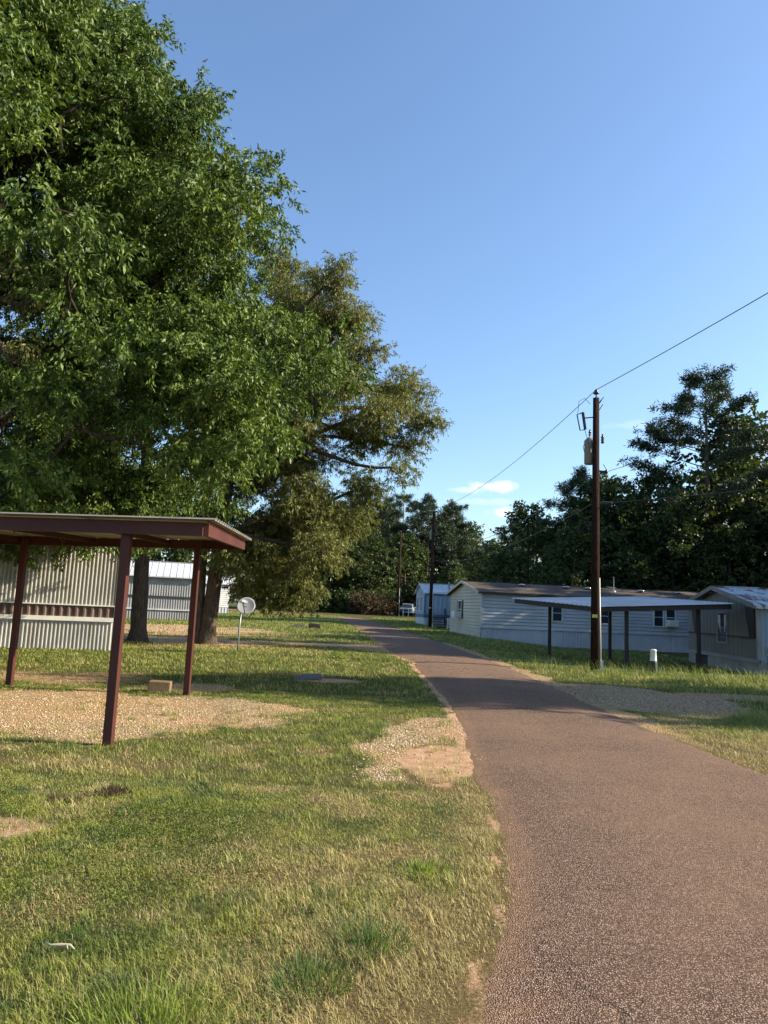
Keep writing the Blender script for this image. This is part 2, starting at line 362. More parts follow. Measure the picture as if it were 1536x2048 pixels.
def axis(segs):
    out = [segs[0][0]]
    for a, bb, st in segs:
        n = max(1, int(round((bb-a)/st))); out += list(np.linspace(a, bb, n+1)[1:])
    return np.array(out)
gx = axis([(-2500, -300, 550), (-300, -60, 40), (-60, -14, 1.2), (-14, -6, 0.25), (-6, 6, 0.11), (6, 18, 0.25), (18, 60, 1.2), (60, 300, 40), (300, 2500, 550)])
gy = axis([(-60, -4, 8), (-4, 1.5, 0.5), (1.5, 16, 0.11), (16, 34, 0.22), (34, 100, 1.0), (100, 300, 10), (300, 3500, 400)])
XX, YY = np.meshgrid(gx, gy); x, y = XX.ravel(), YY.ravel()
zz = gz(x, y) + (vnoise(x, y, 0.35, 3)-0.5)*0.05*sst(0.0, 1.0, np.where(y < 70, -road_in(x, y), 1))*(1-sst(60, 100, y))
nx, ny = len(gx), len(gy)
ii = np.arange(nx*ny).reshape(ny, nx)
F = np.stack([ii[:-1, :-1], ii[:-1, 1:], ii[1:, 1:], ii[1:, :-1]], -1).reshape(-1, 4)
gme = mesh_np('ground', np.c_[x, y, zz], F)
gr, sa, dr = masks(x, y)
for nm, arr in (('gravel', gr), ('sand', sa), ('dry', dr)):
    at_ = gme.attributes.new(nm, 'FLOAT', 'POINT'); at_.data.foreach_set('value', arr.astype(np.float32))
gme.polygons.foreach_set('use_smooth', [True]*len(gme.polygons))

def ground_mat():
    mt, nt, b = new_mat('lawn_and_soil'); p = pos(nt)
    def attr(n): a = nt.nodes.new('ShaderNodeAttribute'); a.attribute_name = n; return a.outputs['Fac']
    fine = noise(nt, p, 60, 5, 0.7); mid = noise(nt, p, 7, 5, 0.65); big = noise(nt, p, 0.6, 4); blotch = noise(nt, p, 2.3, 4, 0.6)
    green = ramp(nt, fine, ((0.25, (0.030, 0.036, 0.012)), (0.55, (0.070, 0.078, 0.024)), (0.8, (0.13, 0.125, 0.048))))
    dryc = ramp(nt, fine, ((0.25, (0.065, 0.048, 0.024)), (0.6, (0.16, 0.122, 0.055)), (0.85, (0.30, 0.24, 0.11))))
    def plus(a, f, k, lo, hi):
        q = N(nt, 'ShaderNodeMath', operation='MULTIPLY_ADD'); nt.links.new(f, q.inputs[0]); q.inputs[1].default_value = k; nt.links.new(a, q.inputs[2])
        return mrange(nt, q.outputs[0], lo, hi)
    dm = plus(attr('dry'), blotch, 0.9, 0.45, 1.15)
    c = mixc(nt, dm, green, dryc)
    # gravel: pale stones
    vo = N(nt, 'ShaderNodeTexVoronoi', Scale=58.0); nt.links.new(p, vo.inputs['Vector'])
    sep = nt.nodes.new('ShaderNodeSeparateColor'); nt.links.new(vo.outputs['Color'], sep.inputs[0])
    stone = ramp(nt, sep.outputs[0], ((0.0, (0.24, 0.155, 0.08)), (0.5, (0.44, 0.33, 0.18)), (1.0, (0.64, 0.53, 0.36))))
    stone = mixc(nt, mrange(nt, vo.outputs['Distance'], 0.35, 0.75, 0, 0.75), stone, (0.13, 0.085, 0.05))
    tint = mixc(nt, mrange(nt, big, 0.4, 0.65), stone, mixc(nt, 0.55, stone, (0.42, 0.25, 0.12)))
    gm = plus(attr('gravel'), mid, 0.55, 0.58, 0.85)
    c = mixc(nt, gm, c, tint)
    sandc = ramp(nt, mid, ((0.3, (0.33, 0.195, 0.110)), (0.55, (0.46, 0.30, 0.185)), (0.75, (0.55, 0.40, 0.27))))
    sm = plus(attr('sand'), mixc(nt, 0.65, mid, noise(nt, p, 30, 5, 0.75)), 1.3, 0.95, 1.35)
    c = mixc(nt, sm, c, sandc)
    nt.links.new(c, b.inputs['Base Color']); b.inputs['Roughness'].default_value = 1.0; b.inputs['Specular IOR Level'].default_value = 0.05
    hm = mixc(nt, gm, fine, vo.outputs['Distance'])
    bump(nt, b, hm, 0.8, 0.03)
    return mt
ground = tag(link('ground', gme, ground_mat()), kind='structure')

# road surface
TS = [0, 0.015, 0.035, 0.07, 0.13, 0.22, 0.34, 0.5, 0.66, 0.78, 0.87, 0.93, 0.965, 0.985, 1.0]; NC = len(TS)-1; V = []; dust = []
for i in range(NR):
    for k, t in enumerate(TS):
        q = LE[i]*(1-t)+RE[i]*t
        e_ = min(t, 1-t); V.append((q[0], q[1], float(gz(q[0], q[1]))+(-0.010 if e_ == 0 else -0.001+0.039*(1-(1-min(1, 4.5*e_))**1.5)))); dust.append(max(0, 1-e_/0.17)*(1.0 if t < 0.5 else 0.45))
ii = np.arange(NR*(NC+1)).reshape(NR, NC+1)
F = np.stack([ii[:-1, :-1], ii[:-1, 1:], ii[1:, 1:], ii[1:, :-1]], -1).reshape(-1, 4)
def road_mat():
    mt, nt, b = new_mat('reddish_chip_seal'); p = pos(nt)
    vo = N(nt, 'ShaderNodeTexVoronoi', Scale=125.0); nt.links.new(p, vo.inputs['Vector'])
    sep = nt.nodes.new('ShaderNodeSeparateColor'); nt.links.new(vo.outputs['Color'], sep.inputs[0])
    chip = ramp(nt, sep.outputs[0], ((0.0, (0.100, 0.067, 0.048)), (0.4, (0.240, 0.158, 0.110)), (0.8, (0.40, 0.285, 0.205)), (1.0, (0.58, 0.46, 0.34))))
    chip = mixc(nt, mrange(nt, vo.outputs['Distance'], 0.26, 0.60, 0, 0.88), chip, (0.050, 0.030, 0.024))
    big = noise(nt, p, 0.55, 5, 0.6); md = noise(nt, p, 3.0, 5, 0.6)
    c = mixc(nt, mrange(nt, big, 0.35, 0.68, 0.0, 0.55), chip, mixc(nt, 0.5, chip, (0.30, 0.19, 0.125)))
    c = mixc(nt, mrange(nt, md, 0.55, 0.75, 0.0, 0.35), c, (0.10, 0.066, 0.055))
    da = nt.nodes.new('ShaderNodeAttribute'); da.attribute_name = 'dust'
    dq = N(nt, 'ShaderNodeMath', operation='MULTIPLY_ADD'); nt.links.new(noise(nt, p, 4.0, 5, 0.7), dq.inputs[0]); dq.inputs[1].default_value = 1.1; nt.links.new(da.outputs['Fac'], dq.inputs[2])
    c = mixc(nt, mrange(nt, dq.outputs[0], 0.95, 1.75, 0, 0.75), c, mixc(nt, 0.45, c, (0.42, 0.24, 0.125)))
    # hairline cracks, only in places
    wv = N(nt, 'ShaderNodeTexNoise', Scale=5.0, Detail=4); nt.links.new(p, wv.inputs['Vector'])
    wm = mixc(nt, 0.12, p, wv.outputs['Color'])
    vc = N(nt, 'ShaderNodeTexVoronoi', Scale=1.15, feature='DISTANCE_TO_EDGE'); nt.links.new(wm, vc.inputs['Vector'])
    cr = mrange(nt, vc.outputs['Distance'], 0.004, 0.012, 1, 0); vd = N(nt, 'ShaderNodeVectorMath', operation='DISTANCE'); nt.links.new(p, vd.inputs[0]); vd.inputs[1].default_value = (1.7, 2.9, 0)
    wq = N(nt, 'ShaderNodeMath', operation='MAXIMUM'); nt.links.new(mrange(nt, noise(nt, p, 0.42, 3), 0.62, 0.68), wq.inputs[0]); nt.links.new(mrange(nt, vd.outputs['Value'], 1.3, 0.6), wq.inputs[1])
    where = wq.outputs[0]
    mu = N(nt, 'ShaderNodeMath', operation='MULTIPLY'); nt.links.new(cr, mu.inputs[0]); nt.links.new(where, mu.inputs[1])
    mu2 = N(nt, 'ShaderNodeMath', operation='MULTIPLY'); nt.links.new(mu.outputs[0], mu2.inputs[0]); mu2.inputs[1].default_value = 0.22
    c = mixc(nt, mu2.outputs[0], c, (0.03, 0.02, 0.018))
    nt.links.new(c, b.inputs['Base Color']); b.inputs['Roughness'].default_value = 0.95; b.inputs['Specular IOR Level'].default_value = 0.12
    hh = N(nt, 'ShaderNodeMath', operation='MULTIPLY_ADD'); nt.links.new(mu.outputs[0], hh.inputs[0]); hh.inputs[1].default_value = 0.8; nt.links.new(vo.outputs['Distance'], hh.inputs[2])
    iv = N(nt, 'ShaderNodeMath', operation='SUBTRACT'); iv.inputs[0].default_value = 1; nt.links.new(hh.outputs[0], iv.inputs[1])
    bump(nt, b, iv.outputs[0], 0.75, 0.012)
    return mt
rme = mesh_np('road', V, F); at_ = rme.attributes.new('dust', 'FLOAT', 'POINT'); at_.data.foreach_set('value', np.array(dust, np.float32)); rme.polygons.foreach_set('use_smooth', [True]*len(rme.polygons))
road = tag(link('road', rme, road_mat()), kind='structure')

# ------------------------------------------------------------------ mobile homes
def rib_wall(mb, x0, x1, z0, z1, pitch, depth, o=(0, 0), u=(1, 0), n=(0, -1), duty=(0.5, 0.62, 0.86, 1.0)):
    """vertical ribs along u from x0 to x1; z1 may be a function of u; n = outward direction"""
    zf = z1 if callable(z1) else (lambda q: z1)
    k = int(math.ceil((x1-x0)/pitch)); pr = []
    for i in range(k):
        a = x0+i*pitch
        for t, d in ((0, 0), (duty[0], 0), (duty[1], depth), (duty[2], depth), (duty[3], 0)):
            q = a+t*pitch
            if q <= x1+1e-6: pr.append((q, d))
    pr.append((x1, 0))
    vs = []
    for q, d in pr:
        X = o[0]+u[0]*q+n[0]*d; Y = o[1]+u[1]*q+n[1]*d
        vs += [(X, Y, z0), (X, Y, zf(q))]
    mb.add(vs, [(2*i, 2*i+2, 2*i+3, 2*i+1) for i in range(len(pr)-1)])
def lap_wall(mb, x0, x1, z0, z1, pitch, depth, o=(0, 0), u=(1, 0), n=(0, -1), clip=None):
    k = int(math.ceil((z1-z0)/pitch))
    for i in range(k):
        a, c = z0+i*pitch, min(z0+(i+1)*pitch, z1)
        xa0, xa1 = clip(a) if clip else (x0, x1); xc0, xc1 = clip(c) if clip else (x0, x1)
        P = lambda q, d, z: (o[0]+u[0]*q+n[0]*d, o[1]+u[1]*q+n[1]*d, z)
        g_ = 0.028 if c-a > 0.06 else 0.0; q_ = -0.03      # groove added to darken the lap lines, then the lapped board
        mb.add([P(xa0, 0.002, a), P(xa1, 0.002, a), P(xa1, q_, a), P(xa0, q_, a), P(xa1, q_, a+g_), P(xa0, q_, a+g_), P(xa1, depth, a+g_), P(xa0, depth, a+g_), P(xc1, 0.002, c), P(xc0, 0.002, c)], [(0, 1, 2, 3), (3, 2, 4, 5), (5, 4, 6, 7), (7, 6, 8, 9)])
def gable_roof(mb, L, W, ze, zr, oh, t=0.10, rib=None):
    """ridge along x; slabs with thickness, optional standing ribs"""
    h = W/2; sl = (zr-ze)/h
    zl = ze-sl*oh
    for sgn, ye in ((1, -oh), (-1, W+oh)):
        a = [(-oh, ye, zl), (L+oh, ye, zl), (L+oh, h, zr), (-oh, h, zr)]
        lo = [(p[0], p[1], p[2]-t) for p in a]
        q = a+lo
        fs = [(0, 1, 2, 3), (7, 6, 5, 4), (0, 4, 5, 1), (3, 7, 4, 0), (1, 5, 6, 2)]
        mb.add(q, fs if sgn > 0 else [f[::-1] for f in fs])
        if rib:
            k = int((L+2*oh)/rib)
            for i in range(k+1):
                xx = -oh+0.03+i*rib
                if xx < L+oh-0.02: mb.beam((xx, ye, zl+0.012), (xx, h, zr+0.012), 0.045, 0.03)
    mb.beam((-oh-0.01, h, zr+0.012), (L+oh+0.01, h, zr+0.012), 0.24, 0.035)

def window(parent, x, z, w, h, o=(0, 0), u=(1, 0), n=(0, -1), bars=1, shutters=None, frame='white_trim', glass='glass', ac=False, proud=0.075):
    ang = math.atan2(u[1], u[0])
    def P(q, d, zz): return (o[0]+u[0]*q+n[0]*d, o[1]+u[1]*q+n[1]*d, zz)
    f = MB(); t = 0.06
    for q, zz, ww, hh in ((x, z-h/2, w+t, t), (x, z+h/2, w+t, t), (x-w/2, z, t, h-t), (x+w/2, z, t, h-t)):
        f.box(P(q, proud/2, zz), (ww, proud+0.01, hh), ang)
    for k in range(bars):
        f.box(P(x, proud/2-0.006, z+h*((k+1)/(bars+1)-0.5)), (w-t, proud-0.02, 0.035), ang)
    fo = f.build('window', M[frame], parent)
    g = MB().box(P(x, 0.036, z), (w-t, 0.014, h-t), ang); g.build('pane', M[glass], fo)
    if shutters:
        for sg in (-1, 1):
            q = MB()
            q.box(P(x+sg*(w/2+0.21), 0.03, z), (0.32, 0.03, h+0.06), ang)
            for k in range(9): q.box(P(x+sg*(w/2+0.21), 0.05, z-h/2+0.1+k*(h-0.2)/8), (0.24, 0.016, 0.05), ang)
            q.build('shutter', M[shutters], parent)
    if ac:
        q = MB().box(P(x, 0.26, z-h/2+0.24), (w*0.92, 0.50, 0.40), ang)
        for k in range(6): q.box(P(x, 0.515, z-h/2+0.1+k*0.055), (w*0.8, 0.012, 0.018), ang)
        q.build('air_conditioner', M['white_plastic'], parent)
    return fo

# --- near ribbed white home behind the red carport
h1 = empty('mobile_home', (-7.70, 20.9, 0), R_(16), 'white home of vertical ribbed metal with a brown band, behind the red carport', 'mobile home')
L1, W1 = 14.0, 4.2
w = MB(); rib_wall(w, -L1, 0, 1.28, 3.25, 0.105, 0.03)
rib_wall(w, 0, W1, 1.28, 3.25, 0.105, 0.03, o=(0, 0), u=(0, 1), n=(1, 0)); rib_wall(w, -W1, 0, 0.9, 3.25, 0.2, 0.03, o=(-L1, 0), u=(0, -1), n=(-1, 0)); rib_wall(w, 0, L1, 0, 3.25, 0.2, 0.03, o=(0, W1), u=(-1, 0), n=(0, 1))
w.build('wall', M['white_rib'], h1)
w = MB(); rib_wall(w, -L1, 0, 0.93, 1.25, 0.21, 0.03); rib_wall(w, 0, W1, 0.93, 1.25, 0.21, 0.03, u=(0, 1), n=(1, 0)); w.build('lower_band', M['brown_rib'], h1)
w = MB(); w.box((-L1/2, -0.035, 1.265), (L1, 0.04, 0.035)).box((-L1/2, -0.04, 0.87), (L1, 0.07, 0.12)); w.box((0.02, -0.02, 2.09), (0.06, 0.05, 2.34)).box((0.03, W1/2, 0.87), (0.06, W1-0.06, 0.12)).box((0.03, W1/2, 1.265), (0.04, W1-0.08, 0.035)); w.build('trim', M['white_trim'], h1)
w = MB(); rib_wall(w, -L1, 0, -0.05, 0.81, 0.105, 0.028); rib_wall(w, 0, W1, -0.05, 0.81, 0.14, 0.028, u=(0, 1), n=(1, 0)); w.build('skirting', M['white_rib'], h1)
w = MB(); gable_roof(w, L1, W1, 3.28, 3.65, 0.15, 0.08, 0.5); o = w.build('roof', M['white_roof'], h1); o.location = (-L1, 0, 0)

# --- grey ribbed home further back
h2 = empty('mobile_home', (-13.1, 51.0, 0), R_(14), 'grey ribbed home with a metal roof behind the tree trunks', 'mobile home')
L2, W2 = 12.0, 4.6
g_end = lambda q: 3.1+1.0*(1-abs(q-W2/2)/(W2/2))
w = MB(); rib_wall(w, -L2, 0, 0.75, 3.1, 0.17, 0.018); rib_wall(w, 0, W2, 0.75, g_end, 0.2, 0.03, u=(0, 1), n=(1, 0)); rib_wall(w, 0, W2, 0, g_end, 0.3, 0.03, o=(-L2, W2), u=(0, -1), n=(-1, 0)); rib_wall(w, 0, L2, 0, 3.1, 0.3, 0.03, o=(0, W2), u=(-1, 0), n=(0, 1)); w.build('wall', M['grey_rib'], h2)
w = MB().box((-L2/2, -0.05, 1.62), (L2, 0.05, 0.10)); w.build('belt_band', M['dark_band'], h2)
w = MB().box((0.03, -0.03, 1.6), (0.28, 0.10, 3.1)).box((-L2/2-0.12, -0.045, 0.72), (L2-0.25, 0.05, 0.08)); w.build('corner_trim', M['white_trim'], h2)
w = MB(); rib_wall(w, -L2, 0, -0.05, 0.68, 0.17, 0.018); rib_wall(w, 0, W2, -0.05, 0.72, 0.28, 0.03, u=(0, 1), n=(1, 0)); w.build('skirting', M['grey_rib'], h2)
w = MB(); gable_roof(w, L2, W2, 3.14, 4.15, 0.25, 0.08, 0.45); o = w.build('roof', M['white_roof'], h2); o.location = (-L2, 0, 0)

# --- sunlit white home glimpsed beyond the oak
h3 = empty('mobile_home', (-15.2, 72.0, float(gz(-15.2, 72))), R_(20), 'bright white home glimpsed through the olive foliage beyond the dish', 'mobile home')
w = MB(); lap_wall(w, -11, 0, 0.6, 3.0, 0.2, 0.03); lap_wall(w, 0, 4.4, 0.6, 3.0, 0.2, 0.03, u=(0, 1), n=(1, 0)); lap_wall(w, 0, 4.4, 0, 3.0, 0.4, 0.03, o=(-11, 4.4), u=(0, -1), n=(-1, 0)); lap_wall(w, 0, 11, 0, 3.0, 0.4, 0.03, o=(0, 4.4), u=(-1, 0), n=(0, 1)); w.build('wall', M['white_trim'], h3)
w = MB(); rib_wall(w, -11, 0, -0.1, 0.6, 0.3, 0.03); rib_wall(w, 0, 4.4, -0.1, 0.6, 0.3, 0.03, u=(0, 1), n=(1, 0)); w.build('skirting', M['skirt'], h3)
window(h3, -3, 1.9, 0.9, 1.1); window(h3, -7, 1.9, 0.9, 1.1)
w = MB(); gable_roof(w, 11, 4.4, 3.02, 3.7, 0.25, 0.08, 0.5); o = w.build('roof', M['white_roof'], h3); o.location = (-11, 0, 0)

# --- long vinyl double-wide on the right
LW, WW = 17.0, 7.8
hw = empty('mobile_home', (6.1, 43.0, -0.10), R_(8), 'long pale double wide home with lapped vinyl siding and brown shingle roof', 'mobile home')
zE, zR, zS = 2.85, 3.62, 0.72
w = MB(); lap_wall(w, 0, LW, zS, zE, 0.2, 0.035); lap_wall(w, 0, WW, 0, zE, 0.3, 0.03, o=(LW, 0), u=(0, 1), n=(1, 0)); lap_wall(w, 0, LW, 0, zE, 0.3, 0.03, o=(LW, WW), u=(-1, 0), n=(0, 1)); w.build('wall', M['vinyl'], hw)
def clipW(z):
    if z <= zE: return (0, WW)
    t = (z-zE)/(zR-zE)*WW/2; return (t, WW-t)
w = MB(); lap_wall(w, 0, WW, 0.0, zR-0.06, 0.2, 0.035, o=(0, WW), u=(0, -1), n=(-1, 0), clip=clipW); w.build('end_wall', M['vinyl_bounce_cream'], hw)
w = MB(); rib_wall(w, 0.02, LW, -0.45, zS, 0.19, 0.02); w.build('skirting', M['skirt'], hw)
w = MB().box((LW/2, -0.03, zE-0.02), (LW, 0.06, 0.12)).box((0.03, -0.02, 1.78), (0.12, 0.09, 2.0)).box((LW/2, -0.035, zS), (LW, 0.05, 0.05)); w.build('corner_trim', M['vinyl'], hw)
w = MB(); gable_roof(w, LW, WW, zE+0.06, zR, 0.28, 0.12); rf = w.build('roof', M['shingle'], hw)
for ye in (-0.28, WW+0.28): MB().beam((-0.30, ye, zE-0.06), (-0.30, WW/2, zR-0.06), 0.03, 0.16).build('bargeboard', M['vinyl_bounce_cream'], hw)
for xx in (3.4, 6.4, 7.9, 11.6, 14.2):
    q = MB(); zt = zE+0.06+(zR-zE-0.06)*(2.6/(WW/2)); q.lathe((xx, 2.6, zt-0.05), ((0.16, 0), (0.16, 0.12), (0.22, 0.12), (0.22, 0.18), (0.05, 0.22)), 12); q.build('roof_vent', M['chrome'], hw, True)
q = MB().tube([(9.6, 2.4, zE+0.4), (9.6, 2.4, zE+1.45)], 0.03, 6).beam((9.1, 2.4, zE+0.78), (9.75, 2.4, zE+0.74), 0.03, 0.03); q.build('antenna_mast', M['pvc'], hw)
q = MB().lathe((9.6, 2.4, zE+0.35), ((0.25, 0), (0.1, 0.2), (0.04, 0.25)), 10); q.build('roof_vent', M['chrome'], hw, True)
window(hw, 4.75, 1.78, 0.62, 1.0); window(hw, 7.85, 1.72, 0.62, 0.95)
window(hw, 11.35, 1.80, 0.62, 1.15); window(hw, 12.15, 1.80, 0.62, 1.15, ac=True)
window(hw, WW-5.0, 1.75, 0.85, 1.15, o=(0, WW), u=(0, -1), n=(-1, 0), shutters='brown_dark', ac=True)

# --- blue-grey home down the road
hb = empty('mobile_home', (4.05, 64.5, float(gz(4, 65))), R_(7), 'blue grey home with slate trim and white metal roof, far down the road', 'mobile home')
LB, WB = 13.0, 4.6
gb = lambda q: 2.95+0.85*(1-abs(q-WB/2)/(WB/2))
w = MB(); rib_wall(w, 0, LB, 0.95, 2.7, 0.4, 0.03); rib_wall(w, 0, WB, 0.95, gb, 0.4, 0.03, o=(0, WB), u=(0, -1), n=(-1, 0)); rib_wall(w, 0, WB, 0, gb, 0.4, 0.03, o=(LB, 0), u=(0, 1), n=(1, 0)); rib_wall(w, 0, LB, 0, 2.95, 0.4, 0.03, o=(LB, WB), u=(-1, 0), n=(0, 1)); w.build('wall', M['blue_rib'], hb)
w = MB().box((LB/2, -0.035, 2.84), (LB, 0.07, 0.28)).box((LB/2, -0.035, 0.83), (LB, 0.07, 0.30)).box((-0.035, WB/2, 0.83), (0.07, WB, 0.28)).box((0.0, -0.0, 1.85), (0.13, 0.13, 1.7)); w.build('trim', M['blue_dark'], hb)
w = MB(); rib_wall(w, 0, LB, -0.3, 0.68, 0.3, 0.02); rib_wall(w, 0, WB, -0.3, 0.68, 0.3, 0.02, o=(0, WB), u=(0, -1), n=(-1, 0)); w.build('skirting', M['skirt'], hb)
w = MB(); gable_roof(w, LB, WB, 2.98, 3.8, 0.2, 0.08, 0.5); rf = w.build('roof', M['white_roof'], hb)
q = MB().tube([(2.4, 1.0, 3.2), (2.4, 1.0, 4.0)], 0.09, 8); q.build('flue', M['grey_metal'], rf)
window(hb, 1.2, 1.9, 0.7, 1.3, o=(0, WB), u=(0, -1), n=(-1, 0)); window(hb, 3.0, 1.9, 0.7, 1.3, o=(0, WB), u=(0, -1), n=(-1, 0))
st = empty('steps', (4.55, 63.2, float(gz(4.5, 63.2))), R_(7), 'dark wooden steps with rails against the blue grey home', 'steps')
q = MB()
for k in range(4): q.box((0.75, 0.15+0.26*k, 0.2*(k+1)-0.03), (1.3, 0.27, 0.05))
q.build('tread', M['brown_dark'], st)
q = MB()
for xx in (0.06, 1.44):
    q = MB(); q.beam((xx, 0.0, 0.06), (xx, 1.05, 0.74), 0.05, 0.2).box((xx, 0.06, 0.45), (0.08, 0.08, 0.9)).box((xx, 1.02, 0.8), (0.08, 0.08, 1.6)).beam((xx, 0.05, 0.95), (xx, 1.03, 1.55), 0.06, 0.09); q.build('rail', M['brown_dark'], st)
rl = empty('porch_railing', (5.35, 56.2, float(gz(5.4, 56.2))), R_(5), 'small white railing by the far end of the pale double wide', 'railing')
for xx in (0, 0.85): MB().box((xx, 0, 0.46), (0.07, 0.07, 0.92)).build('post', M['white_trim'], rl)
q = MB().box((0.42, 0.0, 0.86), (0.76, 0.05, 0.07)).box((0.42, 0, 0.2), (0.76, 0.05, 0.05))
for k in range(5): q.box((0.14+0.14*k, 0, 0.52), (0.03, 0.03, 0.58))
q.build('rail', M['white_trim'], rl)

# --- warm grey home at the right edge, rusty roof
zg = -0.44
hg = empty('mobile_home', (14.45, 27.3, zg), R_(-4.5), 'warm grey panelled home with a rust streaked roof at the right edge', 'mobile home')
LG, WG = 14.0, 7.6; zE2, zR2 = 2.72, 3.55
gg = lambda q: zE2+(zR2-zE2)*(1-abs(q-WG/2)/(WG/2))
eo, eu, en = (0, WG), (0, -1), (-1, 0)
w = MB(); rib_wall(w, 0, WG, 1.50, gg, 0.405, 0.012, eo, eu, en, (0.9, 0.92, 0.97, 1.0)); rib_wall(w, 0, WG, 0.62, 1.44, 0.405, 0.012, eo, eu, en, (0.9, 0.92, 0.97, 1.0)); w.build('end_wall', M['grey_panel'], hg)
w = MB(); rib_wall(w, 0, LG, 0.62, zE2, 0.16, 0.025); rib_wall(w, 0, WG, 0, gg, 0.4, 0.025, (LG, 0), (0, 1), (1, 0)); rib_wall(w, 0, LG, 0, zE2, 0.4, 0.025, (LG, WG), (-1, 0), (0, 1)); w.build('wall', M['blue_rib'], hg)
w = MB().box((-0.02, WG/2, 1.47), (0.05, WG, 0.06)); w.build('belt_rail', M['brown_dark'], hg)
w = MB().box((-0.03, WG/2, 0.60), (0.07, WG, 0.14)).box((LG/2+0.03, -0.03, 0.60), (LG, 0.07, 0.12)).box((0.0, -0.0, 1.65), (0.16, 0.12, 2.0)); w.build('trim', M['grey_trim'], hg)
w = MB(); rib_wall(w, 0, 5.2, -0.35, 0.53, 0.2, 0.02, (0, 5.2), eu, en); rib_wall(w, 0, 0.9, -0.35, 0.53, 0.2, 0.02, (0, WG), eu, en); rib_wall(w, 0, LG, -0.35, 0.54, 0.16, 0.02); w.build('skirting', M['grey_trim'], hg)
w = MB().quad((0.12, 5.2, -0.35), (0.12, 5.2, 0.5), (0.12, 7.1, 0.5), (0.12, 7.1, -0.35)); w.build('crawl_space_shade', M['brown_dark'], hg)  # flat dark sheet standing in for the shade under the floor
w = MB(); gable_roof(w, LG, WG, zE2+0.03, zR2, 0.3, 0.10, 0.45); w.build('roof', M['rusty'], hg)
for ye in (-0.3, WG+0.3): MB().beam((-0.325, ye, zE2-0.03), (-0.325, WG/2, zR2-0.06), 0.03, 0.18).build('bargeboard', M['grey_panel'], hg)
window(hg, 4.25, 1.80, 0.95, 1.25, eo, eu, en, bars=1, frame='grey_trim')
for sg in (-1, 1):
    cu = MB()
    for k in range(4):
        cu.box((-0.052, WG-4.25+sg*(0.24+0.055*k), 1.98+0.06*k), (0.012, 0.045, 0.72-0.13*k))
    cu.build('curtain', M['white_trim'], hg)
for yy in (0.65, 6.6):
    q = MB(); q.add([(-0.03, yy-0.42, 1.5), (-0.03, yy+0.42, 2.66), (-0.03, yy-0.42, 2.66), (-0.03, yy+0.08, 1.5), (-0.06, yy-0.42, 1.5), (-0.06, yy+0.42, 2.66), (-0.06, yy-0.42, 2.66), (-0.06, yy+0.08, 1.5)], [(4, 7, 5, 6), (4, 6, 2, 0), (7, 4, 0, 3), (5, 7, 3, 1), (6, 5, 1, 2)])
    q.build('shutter', M['brown_dark'], hg)  # plain dark brown panel with one slanted edge

# electric meter on a short post in front of the grey home
mp_ = empty('meter_post', G(14.2, 26.2), 0, 'grey meter box on a thin post by the right edge of the photo', 'meter')
MB().box((0, 0, 0.42), (0.05, 0.05, 0.9)).build('post', M['black_metal'], mp_)
q = MB().box((0, -0.02, 0.98), (0.24, 0.12, 0.34)); q.tube([(0, -0.08, 1.0), (0, -0.16, 1.0)], 0.08, 14); q.build('meter_box', M['grey_metal'], mp_, bevel=0.01)

